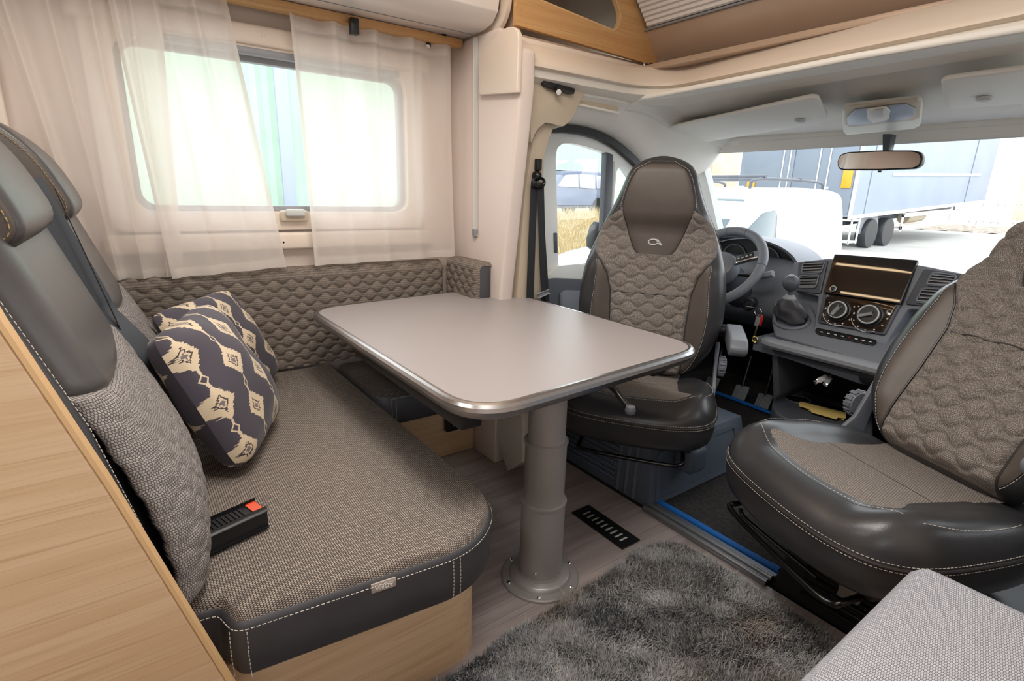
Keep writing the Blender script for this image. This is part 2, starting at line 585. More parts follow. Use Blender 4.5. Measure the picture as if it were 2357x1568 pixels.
M = {}
M['wall'] = plain('wall_laminate', (226, 210, 198), 0.55, nscale=60, nstr=0.03)
M['wallpink'] = plain('pillar_laminate', (222, 206, 196), 0.45)
M['cream'] = plain('cream_trim', (226, 210, 194), 0.42)
M['creamlt'] = plain('light_cream_plastic', (228, 220, 208), 0.4)
M['bandbeige'] = plain('headliner_band', (234, 226, 214), 0.8, nscale=300, nstr=0.1)
M['beige'] = plain('beige_trim', (198, 182, 160), 0.55, nscale=300, nstr=0.1)
M['gloss_white'] = plain('glossy_white_laminate', (232, 224, 218), 0.18, coat=0.3)
M['wood'] = wood('light_oak', (226, 195, 158), (213, 178, 139), (186, 148, 110), 'Y', fine=1.7)
M['woodz'] = wood('light_oak_upright', (222, 186, 144), (206, 166, 120), (180, 138, 95), 'X')
M['wood_dk'] = wood('honey_oak', (210, 168, 114), (198, 150, 98), (172, 124, 76), 'Y')
M['edgeband'] = plain('oak_edge_band', (222, 182, 132), 0.45)
M['floor'] = wood('grey_brown_vinyl', (172, 160, 155), (148, 135, 131), (106, 96, 94), 'Y', 0.36)
M['tabletop'] = plain('taupe_laminate', (160, 152, 150), 0.40, nscale=500, nstr=0.04)
M['alu'] = plain('brushed_aluminium', (186, 184, 184), 0.28, metal=1.0)
M['alu_dull'] = plain('dull_aluminium', (150, 152, 156), 0.45, metal=0.9)
M['pedestal'] = plain('taupe_metal_paint', (162, 157, 153), 0.34, metal=0.3)
M['chrome'] = plain('chrome', (225, 225, 228), 0.12, metal=1.0)
M['leather'] = leather('dark_leather', (58, 58, 60), 0.31)
M['leather_br'] = leather('brown_suede_leather', (86, 78, 72), 0.46)
M['leather_bench'] = leather('charcoal_leather', (66, 66, 69), 0.48)
M['leather_grey'] = leather('grey_leather', (76, 74, 74), 0.33)
M['fabric'] = weave('tweed_fabric', (52, 47, 45), (182, 169, 156), (148, 136, 126), 190, 190)
M['fabric_seat'] = weave('tweed_seat_fabric', (92, 87, 83), (162, 153, 145), (140, 131, 124), 190, 190, 0.2)
M['fabric_quilt'] = weave('ribbed_quilt_fabric', (96, 87, 79), (150, 138, 127), (132, 120, 110), 330, 120, 0.2)
M['fabric_grey'] = weave('grey_bench_fabric', (112, 112, 118), (198, 199, 205), (178, 179, 186), 300, 150, 0.5, 1.1)
M['fabric_back'] = weave('grey_tweed_fabric', (86, 82, 81), (178, 171, 166), (152, 145, 141), 200, 190, 0.25)
M['thread'] = plain('pale_thread', (205, 198, 188), 0.8)
M['piping'] = leather('leather_piping', (54, 50, 49), 0.4)
M['sheer'] = sheer_mat('sheer_voile')
M['hem'] = plain('voile_hem', (240, 228, 216), 0.9)
M['ikat'] = ikat_mat('ikat_print')
M['black'] = plain('black_plastic', (22, 22, 24), 0.42)
M['blackm'] = plain('black_steel_paint', (14, 14, 15), 0.25)
M['dgrey'] = plain('dark_grey_plastic', (78, 81, 88), 0.5, nscale=500, nstr=0.12)
M['dgrey2'] = plain('grey_dash_plastic', (116, 120, 128), 0.48, nscale=500, nstr=0.12)
M['mgrey'] = plain('mid_grey_plastic', (138, 140, 144), 0.45)
M['lgrey'] = plain('light_grey_plastic', (196, 196, 192), 0.5)
M['baseblue'] = plain('blue_grey_plastic', (92, 101, 114), 0.5, nscale=300, nstr=0.08)
M['carpet'] = plain('black_carpet', (50, 48, 47), 0.95, nscale=250, nstr=0.8, var=0.35, vscale=60)
M['blue'] = plain('blue_binding', (16, 104, 190), 0.6)
M['headliner'] = plain('headliner_fleece', (240, 236, 228), 0.9, nscale=350, nstr=0.25)
M['visor'] = plain('visor_vinyl', (238, 235, 228), 0.7)
M['console'] = plain('console_beige', (230, 228, 220), 0.5)
M['consoleblue'] = plain('console_blue_grey', (150, 162, 180), 0.4)
M['doorwhite'] = plain('white_door_paint', (226, 228, 226), 0.35)
M['glass'] = glass_mat('clear_glass', (0.97, 0.98, 0.98, 1), 0.05)
M['mirror'] = plain('mirror_silver', (200, 198, 196), 0.03, metal=1.0)
M['screen'] = plain('screen_glass', (34, 28, 25), 0.025, spec=0.6)
M['belt'] = plain('belt_webbing', (62, 66, 72), 0.7, nscale=900, nstr=0.3)
M['beltblk'] = plain('black_belt_webbing', (38, 39, 42), 0.7, nscale=900, nstr=0.3)
M['red'] = plain('red_plastic', (200, 34, 28), 0.4)
M['redorange'] = plain('orange_red_plastic', (226, 92, 58), 0.4)
M['yellow'] = plain('yellow_paper', (226, 196, 116), 0.8)
M['white'] = plain('white_print', (236, 234, 230), 0.5)
M['brownpanel'] = plain('brown_metallic_panel', (186, 162, 142), 0.35, metal=0.08, var=0.06, vscale=2)
M['pleat'] = plain('pleated_blind_fabric', (226, 222, 220), 0.8)
M['key'] = plain('brass_key', (196, 176, 110), 0.25, metal=1.0)
M['led'] = None
_t = NT('fill_diffuser'); _t.b.inputs['Emission Color'].default_value = (1, 0.9, 0.8, 1); _t.b.inputs['Emission Strength'].default_value = 3.0  # glow of the added ceiling fill panels
M['led'] = _t.m
_t = NT('warm_led_strip'); _t.b.inputs['Emission Color'].default_value = (1, 0.72, 0.42, 1); _t.b.inputs['Emission Strength'].default_value = 16.0
M['ledwarm'] = _t.m
M['slot'] = plain('slot_glint_metal', (214, 214, 212), .4)  # pale blade tone paints in light reflected at the vent slots
# ------------------------------------------------------------------ room shell
def struct(o, label=None):
    o['kind'] = 'structure'
    if label: o['label'] = label
    return o
XL, XR, YR, ZC = -2.42, 0.52, -1.7, 2.35

struct(box('floor', (XL - .1, YR, -.04), (XR + .1, 1.56, 0), M['floor'], bev=0), 'grey brown wood grain vinyl floor')
struct(box('floor_cab', (-2.3, 1.56, -.06), (0.4, 3.9, -.012), M['carpet'], bev=0), 'black carpet of the driving cab')

# left wall with its window opening
def yz(pts, x): return [(x, p[0], p[1]) for p in pts]
wy0, wy1, wz0, wz1 = 0.055, 1.118, 1.118, 1.700
struct(slab('wall_left', [(XL, YR, 0), (XL, 1.40, 0), (XL, 1.40, ZC), (XL, YR, ZC)], (-.06, 0, 0), M['wall'],
            holes=[yz(rrect(wy0, wy1, wz0, wz1, .06), XL)], smooth=False), 'cream side wall behind the curtains')
struct(slab('wall_right', [(XR, YR, 0), (XR, 1.9, 0), (XR, 1.9, ZC), (XR, YR, ZC)], (.06, 0, 0), M['wall'],
            holes=[yz(rrect(-1.2, 0.1, 1.1, 1.7, .06), XR)], smooth=False), 'cream side wall on the door side')
struct(box('wall_rear', (XL - .06, YR - .06, 0), (XR + .06, YR, ZC), M['wall'], bev=0), 'cream rear partition wall')
struct(box('ceiling', (XL - .06, YR - .06, ZC), (XR + .06, 1.86, ZC + .05), M['creamlt'], bev=0), 'pale ceiling')

# added fill light panels on the unseen ceiling
for cx, cy, sx, sy, lb in ((-1.15, .55, .95, .34, 'added ceiling fill light above the dining table'),
                           (-.50, .55, .34, .95, 'added ceiling fill light above the aisle'),
                           (-1.15, -.85, .95, .34, 'added ceiling fill light at the rear of the cabin')):
    t = thing('ceiling_fill', lb, 'lamp', (cx, cy, ZC))
    box('housing', (cx - sx / 2, cy - sy / 2, ZC - .018), (cx + sx / 2, cy + sy / 2, ZC - .0005), M['creamlt'], t, .006)
    box('diffuser', (cx - sx / 2 + .02, cy - sy / 2 + .02, ZC - .026), (cx + sx / 2 - .02, cy + sy / 2 - .02, ZC - .0185), M['led'], t, .003)

for yy, lb in ((1.345, 'warm led strip on the ceiling nearer the cab'), (1.018, 'warm led strip on the ceiling above the table')):
    t = thing('led_strip', lb, 'lamp', (-1.45, yy, ZC), group='ceiling led strips')
    box('profile', (-2.0, yy - .018, ZC - .010), (-.9, yy + .018, ZC - .0005), M['alu_dull'], t, .002)
    box('diffuser', (-1.99, yy - .010, ZC - .014), (-.91, yy + .010, ZC - .0105), M['ledwarm'], t, .001)

# window in the left wall
w = thing('window_1', 'wide hinged cabin window behind the sheer curtains', None, (XL, .58, 1.1), kind='structure')
def ring(name, x0, x1, oy0, oy1, oz0, oz1, iy0, iy1, iz0, iz1, ro, ri, mat, parent, bev=.004):
    return slab(name, yz(rrect(oy0, oy1, oz0, oz1, ro), x0), (x1 - x0, 0, 0), mat, parent, bev, 2, holes=[yz(rrect(iy0, iy1, iz0, iz1, ri), x0)])
ring('blind_frame', XL + .001, XL + .03, -.03, 1.20, 1.045, 1.80, wy0, wy1, wz0, wz1, .05, .06, M['cream'], w)
ring('sash', XL - .05, XL - .012, wy0 - .03, wy1 + .03, wz0 - .03, wz1 + .03, wy0 + .022, wy1 - .022, wz0 + .022, wz1 - .022, .05, .05, M['mgrey'], w)
box('pane', (XL - .036, wy0 + .01, wz0 + .01), (XL - .030, wy1 - .01, wz1 - .01), M['glass'], w, 0)
box('blind_cassette', (XL + .001, -.06, 1.73), (XL + .05, 1.23, 1.80), M['cream'], w, .012, 3)
box('blind_cassette', (XL + .001, -.06, .965), (XL + .055, 1.23, 1.035), M['cream'], w, .012, 3)
box('blind_pull', (XL + .002, wy0 + .03, 1.695), (XL + .035, wy1 - .03, 1.722), M['mgrey'], w, .006)
c = Xp(675, 493, XL + .03)
h = box('latch', (c[0], c[1] - .055, c[2] - .03), (c[0] + .03, c[1] + .055, c[2] + .015), M['beige'], w, .008, 3)
box('latch_button', (c[0] + .028, c[1] - .038, c[2] - .008), (c[0] + .05, c[1] + .038, c[2] + .022), M['lgrey'], h, .008, 3)
for px in ((606, 80), (652, 558)):
    c = Xp(*px, XL + .05)
    lathe('screw_cap', [(.007, 0), (.007, .003), (.004, .005)], c, M['creamlt'], w, (1, 0, 0), 12)

# bulkhead between living area and cab
YB = 1.36
bh = [(-2.42, 0), (-2.42, 1.871), (-2.02, 1.871), (-1.90, 1.80), (-1.853, 1.76), (-1.853, 1.62), (-1.962, .78), (-2.03, 0)]
struct(slab('wall_front', [(x, YB, z) for x, z in bh], (0, .075, 0), M['wallpink'], None, .014, 3), 'pale pink laminate bulkhead beside the cab opening')
struct(slab('wall_front', [(x, YB, z) for x, z in [(.5, 0), (.5, 2.35), (-.06, 2.35), (-.06, 1.62), (.04, .78), (.1, 0)]], (0, .075, 0), M['wallpink'], None, .014, 3), 'pale laminate bulkhead on the passenger side')
# raised header block on the bulkhead
hp = round_poly([(-2.135, 1.625), (-1.846, 1.60), (-1.846, 1.828), (-1.93, 1.852), (-2.125, 1.79)], [.03, .006, .05, .05, .05], 5)
struct(slab('trim_1', [(x, YB - .022, z) for x, z in hp], (0, .021, 0), M['cream'], None, .007, 3), 'raised cream header panel beside the cab opening')
# cream lip running round the cab opening
lip = list(resample(round_poly([(-1.87, 1.40, 1.715), (-1.862, 2.04, 1.715), (-1.755, 2.158, 1.715), (-.5, 2.03, 1.715), (-.08, 1.99, 1.715), (-.05, 1.40, 1.715)], [0, .07, .10, .05, .08, 0], 8), .03, False))
lp = [(0, .006), (.0, .0), (-.012, -.006), (-.15, -.006), (-.15, .10), (-.085, .10), (-.07, .092), (-.004, .018)]
struct(sweep('trim_2', lip, lp, M['cream'], angle=.5), 'cream moulded lip round the cab roof opening')
lp2 = [(-.02, 0), (-.025, -.028), (-.06, -.045), (-.16, -.055), (-.16, 0)]
struct(sweep('trim_3', [p + np.array([0, 0, -.006]) for p in lip], lp2, M['bandbeige'], angle=.5), 'beige band under the roof lip')

# headliner of the cab
seal_y = [1.42, 1.77, 1.96, 2.15, 2.29, 2.40, 2.6, 2.97]
seal_z = [1.53, 1.545, 1.545, 1.515, 1.465, 1.40, 1.36, 1.36]
def headz(x, y):
    base = 1.662 - .10 * np.clip((y - 2.12) / .83, 0, 1) ** 1.3 + .018 * np.sin(np.clip((y - 2.12) / .35, 0, 1) * np.pi)
    side = np.interp(y, seal_y, seal_z)
    f = np.clip((-1.90 - x) / .25, 0, 1)
    g = np.clip((x - (-.02)) / .25, 0, 1)
    f = np.maximum(f, g)
    s = f * f * (3 - 2 * f)
    # console swelling in the middle and recesses for the visors
    rec = .016 * np.clip(1 - ((np.abs(x + 1.62) / .46) ** 4), 0, 1) * np.clip(1 - ((np.abs(y - 2.68) / .17) ** 4), 0, 1)
    rec += .016 * np.clip(1 - ((np.abs(x + .36) / .46) ** 4), 0, 1) * np.clip(1 - ((np.abs(y - 2.62) / .2) ** 4), 0, 1)
    return base * (1 - s) + side * s + rec * (1 - s)
def hl_a(u, v):
    x = -2.16 + u * .22; y = 1.42 + v * 1.56
    return np.stack([x, y, headz(x, y)], 1)
def hl_b(u, v):
    x = -1.985 + u * 2.205; y = 1.99 + v * .99 + .10 * (1 - v) * np.clip((-.9 - x) / .9, 0, 1)
    return np.stack([x, y, headz(x, y)], 1)
struct(gridmesh('ceiling_cab', hl_b, 120, 50, M['headliner'], thick=-.02), 'grey fleece headliner over the windscreen')
struct(gridmesh('ceiling_cab', hl_a, 30, 80, M['headliner'], thick=-.02), 'grey fleece headliner above the driver door')
g_ = thing('grab_handle_recess', 'moulded grab handle recess in the headliner above the driver door', 'handle', Xp(1375, 245, -1.98), kind=None)
a = [Xp(1328, 232, -1.98), Xp(1345, 222, -1.98), Xp(1420, 242, -1.98), Xp(1420, 262, -1.98), Xp(1330, 240, -1.98)]
slab('handle_ledge', [Xp(1326, 238, -1.97), Xp(1420, 258, -1.97), Xp(1420, 264, -1.97), Xp(1326, 244, -1.97)], (.02, 0, 0), M['creamlt'], g_, .004)
slab('handle_back', [Xp(1334, 224, -1.985), Xp(1420, 246, -1.985), Xp(1420, 262, -1.985), Xp(1328, 240, -1.985)], (.012, 0, 0), M['beige'], g_, .004)

# sloping roof panel above the cab: brown lower panel, pleated blind above
def slope(y, z0=1.86, y0=2.27): return z0 - (y - y0) * 1.15
struct(slab('trim_4', [(-2.0, 2.30, slope(2.30)), (0.3, 2.30, slope(2.30)), (0.3, 2.165, slope(2.165)), (-2.0, 2.165, slope(2.165))], (0, .03, .03), M['brownpanel'], None, .004), 'brown metallic panel between roof lip and pleated blind')
struct(box('trim_5', (-2.0, 2.14, 1.80), (0.3, 2.32, 1.825), M['brownpanel'], None, .004), 'brown ledge behind the roof lip')
bl = thing('pleated_roof_blind', 'pale pleated blind across the sloping roof window above the cab', 'blind', (-.85, 2.1, 1.98))
fold = []
npl = 22
y_a, y_b = 2.155, 1.84
for i in range(npl):
    ya, yb = y_a + (y_b - y_a) * i / npl, y_a + (y_b - y_a) * (i + 1) / npl
    ym = (ya + yb) / 2
    za, zb = slope(ya), slope(yb)
    n_ = np.array([0, -.755, -.656]) * .007
    V = [(-1.93, ya, za), (.28, ya, za), (-1.93, ym + n_[1], slope(ym) + n_[2]), (.28, ym + n_[1], slope(ym) + n_[2]), (-1.93, yb, zb), (.28, yb, zb)]
    mesh('pleat', V, [(0, 1, 3, 2), (2, 3, 5, 4)], M['pleat'], bl, False)
tube('blind_rail', [(-1.95, 2.158, slope(2.158) - .004), (.28, 2.158, slope(2.158) - .004)], .006, M['mgrey'], bl, 8)
struct(slab('ceiling', [(-2.46, 2.36, slope(2.36) + .07), (.56, 2.36, slope(2.36) + .07), (.56, 1.80, ZC + .09), (-2.46, 1.80, ZC + .09)], (0, .02, .02), M['creamlt'], smooth=False), 'sloping roof shell above the cab')
struct(box('wall_front', (-2.46, 1.42, 1.70), (-2.41, 2.40, ZC + .1), M['wall'], None, 0), 'cream side wall of the over cab shelf')

# windscreen and cab sides
wsn = thing('window_2', 'large windscreen of the cab', None, (-.96, 3.2, .9), kind='structure')
def wsp(u, v):
    x = -2.16 + u * 2.4
    bow = .16 * (1 - ((x + .96) / 1.2) ** 2)
    y0 = 3.30 + bow; y1 = 2.92 + bow * .3
    return np.stack([x, y0 + (y1 - y0) * v, .86 + .68 * v], 1)
gridmesh('windscreen_pane', wsp, 24, 8, M['glass'], wsn)
struct(gridmesh('trim_6', lambda u, v: np.stack([-2.14 + u * 2.36, 2.955 + .03 * np.sin(np.pi * u) + .012 * v, 1.585 - .018 * (1 - u) - .088 * v - .0 * u], 1), 40, 6, M['headliner'], thick=.02), 'grey roller blind housing along the top of the windscreen')
# left A pillar and side shell of the cab
struct(slab('wall_cab_left', [(-2.2, 1.42, -.05), (-2.2, 3.6, -.05), (-2.2, 3.6, .84), (-2.2, 1.42, .84)], (-.04, 0, 0), M['dgrey'], smooth=False), 'dark lower side of the driving cab')
struct(slab('wall_cab_right', [(.34, 1.42, -.05), (.34, 3.6, -.05), (.34, 3.6, .84), (.34, 1.42, .84)], (.04, 0, 0), M['dgrey'], smooth=False), 'dark lower side of the cab at the passenger door')
struct(slab('trim_7', [(.34, 1.42, .84), (.34, 1.75, .84), (.34, 1.75, 1.7), (.34, 1.42, 1.9)], (.04, 0, 0), M['creamlt'], smooth=False), 'pale pillar of the passenger door')
struct(sweep('trim_8', smooth_path([(-2.13, 2.86, 1.53), (-2.14, 3.02, 1.36), (-2.16, 3.30, .95)], 5), [(-.03, -.03), (.035, -.03), (.035, .03), (-.03, .03)], M['lgrey']), 'pale windscreen pillar on the driver side')
struct(slab('wall_cab_front', [(-2.2, 3.48, -.05), (.38, 3.48, -.05), (.38, 3.48, .86), (-2.2, 3.48, .86)], (0, .05, 0), M['black'], smooth=False), 'dark bulkhead in front of the pedals')
# ------------------------------------------------------------------ upholstery helpers
def inset2(P, d):
    """inward offset of a counter-clockwise 2D loop"""
    P = np.asarray(P, float)
    t = np.roll(P, -1, 0) - np.roll(P, 1, 0)
    t /= (np.linalg.norm(t, axis=1, keepdims=True) + 1e-12)
    n = np.stack([-t[:, 1], t[:, 0]], 1)
    return P + n * d

def ccw(P):
    P = np.asarray(P, float)
    a = np.sum(P[:, 0] * np.roll(P[:, 1], -1) - np.roll(P[:, 0], -1) * P[:, 1])
    return P if a > 0 else P[::-1]

def loft(name, outline, rings, mat, parent=None, to3=None, cap0=True, cap1=True, step=.02, angle=None, local=False):
    """rings: (inset, height) of one closed outline; to3(P2,h)->3D (default plan view)"""
    P = ccw(resample(outline, step))
    n = len(P); V = []; UV = []; F = []
    to3 = to3 or (lambda p, h: np.column_stack([p, np.full(len(p), h)]))
    for ins, h in rings:
        Q = inset2(P, ins)
        V.append(to3(Q, h)); UV.append(inset2(P, ins - abs(rings[-1][1] - h)))
    V = np.vstack(V); UV = np.vstack(UV)
    for k in range(len(rings) - 1):
        for i in range(n):
            j = (i + 1) % n
            F.append((k * n + i, k * n + j, (k + 1) * n + j, (k + 1) * n + i))
    if cap0: F.append(tuple(range(n))[::-1])
    if cap1: F.append(tuple((len(rings) - 1) * n + i for i in range(n)))
    return mesh(name, V, F, mat, parent, True, angle, uv=UV, local=local)

def roll(r, n=4):
    """quarter-round ring list from (0,0) to (r, r) as (inset, dz)"""
    return [(r * (1 - math.cos(a)), r * math.sin(a)) for a in np.linspace(0, math.pi / 2, n + 1)]

QL, QP = .068, .034
def quilt(u, v, lam=QL, p=QP, a=.32, amp=.0105):
    """height of wavy-line quilting at (u along the line, v across), metres"""
    c = np.cos(2 * np.pi * u / lam); c = np.sign(c) * np.abs(c) ** .72
    # row index: line j sits at j*p + (-1)^j a p cos
    j = np.floor(v / p)
    best_lo = np.full_like(v, -9.0); best_hi = np.full_like(v, 9.0)
    for dj in (-1, 0, 1, 2):
        jj = j + dj
        L = jj * p + np.where(np.mod(jj, 2) == 0, 1.0, -1.0) * a * p * c
        best_lo = np.where((L <= v) & (L > best_lo), L, best_lo)
        best_hi = np.where((L > v) & (L < best_hi), L, best_hi)
    w = best_hi - best_lo
    f = (v - best_lo) / np.maximum(w, 1e-6)
    return amp * (1 - np.abs(2 * np.clip(f, 0, 1) - 1) ** 3.2) * np.clip(w / p, .25, 1.6) ** .35

# ------------------------------------------------------------------ forward facing bench
bench = thing('dining_bench', 'light oak dining bench with leather backrests and slanting end panel', 'bench', (-1.7, .3, 0))
bo = round_poly([(-2.40, -.5), (-.99, -.5), (-.99, .655), (-2.40, .655)], [.01, .01, .10, .01], 8)
loft('base_box', bo, [(0, 0.0), (0, .298), (.006, .304)], M['wood'], bench, step=.03, angle=.6)
# slanting end panel
pe = [(-.205, 1.29), (-.144, 1.044), (-.07, .79), (.042, .36), (.062, .285), (-.98, .285), (-1.1, 1.29)]
slab('end_panel', [(-.932, y, z) for y, z in pe], (.034, 0, 0), M['wood'], bench, .003, 1)
sweep('edge_band', [(-.915, y + .0035, z) for y, z in pe[:5]], [(-.0172, -.003), (.0172, -.003), (.0172, .003), (-.0172, .003)], M['edgeband'], bench, up=(0, 1, .2))
# long seat cushion
bc = thing('bench_cushion', 'long tweed bench cushion with charcoal leather border', 'cushion', (-1.6, .35, .304))
co = round_poly([(-2.325, -.02), (-1.012, -.02), (-1.004, .052), (-.938, .070), (-.885, .56), (-1.0, .695), (-2.325, .685)],
                [.01, .01, .016, .022, .12, .12, .03], 7)
loft('leather_border', co, [(.012, .305), (0, .318), (-.004, .37), (-.002, .42), (0, .432), (.008, .438)], M['leather_bench'], bc, step=.008)
loft('fabric_top', co, [(.004, .434), (.006, .440), (.010, .449), (.014, .455)], M['fabric'], bc, cap0=False, step=.008)
P_ = ccw(resample(co, .006))
st = [(p[0], p[1], .424) for p in inset2(P_, -.004) if p[0] > -1.3 or p[1] > .6]
P_full = inset2(P_, -.0045)
i0 = int(np.argmin(np.abs(P_full[:, 0] + 1.02) + np.abs(P_full[:, 1] + .02)))
seq = np.roll(P_full, -i0, 0)
k1 = int(np.argmax((seq[:, 0] < -2.2) & (seq[:, 1] > .5)))
stitch([(p[0], p[1], .423) for p in seq[:k1]], M['thread'], bc)
for yy in (.505, .522):
    xx = -.948 + (yy - .092) / (.56 - .092) * .06
    q = P_full[np.argmin(np.hypot(P_full[:, 0] - xx, P_full[:, 1] - yy))]
    stitch([(q[0] + .002, q[1], .42), (q[0] + .004, q[1], .37), (q[0] + .001, q[1], .312)], M['thread'], bc)
for dk_ in (-2, 3):
    q = P_full[int(np.argmin(np.hypot(P_full[:, 0] + .940, P_full[:, 1] - .073))) + dk_]
    stitch([(q[0] + .003, q[1] - .003, .42), (q[0] + .006, q[1] - .005, .37), (q[0] + .004, q[1] - .004, .312)], M['thread'], bc)
# woven name tag on the cushion edge
tc_ = np.array([-.912, .345, .424])
tg = obox('name_tag', tc_ + np.array([.006, 0, -.006]), ((.125, .99, 0), (0, 0, 1), (.99, -.125, 0)), (.026, .011, .002), plain('tag_fabric', (176, 162, 152), .8), bc, .001)
text('tag_lettering', 'ADRIA', .013, M['white'], tg, frame(tc_ + np.array([.0095, 0, -.006]), (-.125, -.99, 0), (0, 0, -1)))

# bench backrest, two halves
def yf(z): return .006 - .217 * (z - .523)
def back_half(x0, x1, endnear, dy, hdy):
    zs = np.concatenate([[.462, .475], np.linspace(.5, 1.16, 24), [1.18, 1.19]])
    V = []; F = []; r = .045
    xs_f = np.linspace(0, 1, 22)
    def sec(z, k):
        w0, w1 = x0, x1
        tp = np.clip((z - 1.10) / .09, 0, 1); bt = np.clip((.50 - z) / .04, 0, 1)
        pts = []
        depth = .15 - .05 * tp
        fr = yf(z) + dy - .11 * max(z - .86, 0) - .03 * tp ** 2 - .02 * bt ** 2
        o = rrect(0, w1 - w0, -depth, 0, r, 5)
        for a, b in o:
            s_ = np.clip(a / (w1 - w0), 0, 1)
            bul = 0
            pts.append((w0 + a, fr + b + bul, z))
        return pts
    for k, z in enumerate(zs): V += sec(z, k)
    n = len(sec(.5, 0))
    for k in range(len(zs) - 1):
        for i in range(n):
            j = (i + 1) % n
            F.append((k * n + i, k * n + j, (k + 1) * n + j, (k + 1) * n + i))
    F.append(tuple(range(n))[::-1]); F.append(tuple((len(zs) - 1) * n + i for i in range(n)))
    t = mesh('backrest', V, F, M['leather_bench'], bench, True, .9)
    # padded leather upper panel and quilted fabric lower panel, rolled over at the edges
    x1p = x1 - .046 if endnear else x1 - .002
    def pad(x, z, e_top, lift):
        d = np.minimum(x - x0, x1p + .002 - x)
        rr = .085
        k = np.clip(1 - d / rr, 0, 1)
        drop = .062 * (1 - np.sqrt(np.clip(1 - k ** 2, 0, 1)))
        s_ = np.clip((x - x0) / (x1 - x0), 0, 1)
        return yf(z) + .036 - .11 * np.clip(z - .86, 0, 1) + dy + lift * np.sin(np.pi * s_) ** .5 - drop
    def up(u, v):
        x = x0 + .002 + u * (x1p - x0 - .002); z0_ = .868 + .035 * (2 * u - 1) ** 2; z = z0_ + v * (1.185 - z0_)
        e = np.clip(np.minimum(v * 2.5, 1 - v) / .06, 0, 1)
        return np.stack([x, pad(x, z, 0, .012 * (1 - v)) - .010 * (1 - e) ** 2, z], 1)
    gridmesh('leather_panel', up, 60, 24, M['leather_grey'], t, thick=-.02)
    def lo(u, v):
        x = x0 + .002 + u * (x1p - x0 - .002); z1_ = .874 + .035 * (2 * u - 1) ** 2; z = .470 + v * (z1_ - .470)
        e = np.clip(np.minimum(v * 1.4, (1 - v) * 2.5) / .06, 0, 1)
        bul = .060 * np.sin(np.pi * np.clip(v, 0, 1) ** .8) + .012 * v
        return np.stack([x, pad(x, z, 0, bul) - .008 * (1 - e) ** 2 + quilt(x, z, amp=.0042) * e, z], 1)
    gridmesh('fabric_panel', lo, 150, 90, M['fabric_back'], t, uvf='arc', thick=-.02)
    if endnear:
        for dx_, ds in ((-.040, .0015), (-.008, -.016)):
            stitch([(x1 + dx_, yf(z) + dy - .11 * max(z - .86, 0) + ds, z) for z in np.linspace(.50, 1.15, 30)], M['thread'], t)
    # headrest
    pr = smooth_path([(-.078, 1.150), (-.092, 1.205), (-.132, 1.285), (-.192, 1.348), (-.255, 1.375), (-.325, 1.345), (-.335, 1.24), (-.30, 1.13), (-.20, 1.112), (-.105, 1.118)], 5, True)
    pr = [q + np.array([hdy, 0]) for q in pr]
    hx0, hx1 = x0 + .05, x1 - .115
    hr = loft('headrest', pr, [(.03, hx0), (.02, hx0 + .006), (.006, hx0 + .02), (0, hx0 + .045), (-.002, (hx0 + hx1) / 2), (0, hx1 - .02), (.003, hx1 - .008), (.007, hx1 - .002), (.010, hx1)],
              M['leather_grey'], t, to3=lambda p, h: np.column_stack([np.full(len(p), h), p]), step=.012)
    Pq = ccw(resample(pr, .008))
    e1 = inset2(Pq, .019)
    loft('headrest_end_panel', pr, [(.009, hx1 - .001), (.010, hx1 + .003), (.014, hx1 + .005)], M['leather_br'], t, to3=lambda p, h: np.column_stack([np.full(len(p), h), p]), step=.012)
    stitch([(hx1 + .0065, p[0], p[1]) for p in inset2(Pq, .016)], plain('ochre_thread', (176, 150, 96), .8), t)
    return t
back_half(-2.29, -1.668, False, 0.0, -.012)
back_half(-1.612, -.934, True, -.016, -.036)

# shoulder belt between the two halves
sb = thing('seat_belt', 'grey lap and shoulder belt strap between the two bench headrests', 'seat belt', (-1.64, -.1, .6))
bp = [(-1.648, yf(z) + .022 - .08 * max(z - .86, 0), z) for z in np.linspace(1.22, .90, 10)] + [(-1.62, yf(.82) + .05, .83), (-1.60, yf(.72) + .08, .73)]
sweep('strap', smooth_path(bp, 3), [(-.026, -.0015), (.026, -.0015), (.026, .0015), (-.026, .0015)], M['belt'], sb, up=(.75, .62, .2))
sweep('strap_loop', smooth_path([(-1.628, yf(z) + .030, z) for z in np.linspace(1.2, .6, 8)], 2), [(-.004, -.0012), (.004, -.0012), (.004, .0012), (-.004, .0012)], M['black'], sb, up=(0, 1, .2))

# belt buckle lying on the seat
bk = thing('belt_buckle', 'black seat belt buckle with orange release lying on the bench seat', 'buckle', (-1.19, .09, .465))
ax = np.array([-.03, .10, .0]); ax /= np.linalg.norm(ax); sd = np.array([ax[1], -ax[0], 0])
c0 = np.array([-1.185, .092, .486])
obox('buckle_body', c0, (ax, sd, (0, 0, 1)), (.078, .026, .020), M['black'], bk, .009, 3)
for i in range(11):
    obox('grip_rib', c0 + ax * (-.050 + i * .0095) + np.array([0, 0, .0205]), (ax, sd, (0, 0, 1)), (.0025, .019, .0022), M['black'], bk, .0008, 1)
obox('release_button', c0 + ax * .072 + np.array([0, 0, .012]), (ax, sd, (0, 0, 1)), (.0085, .019, .0105), M['redorange'], bk, .003)

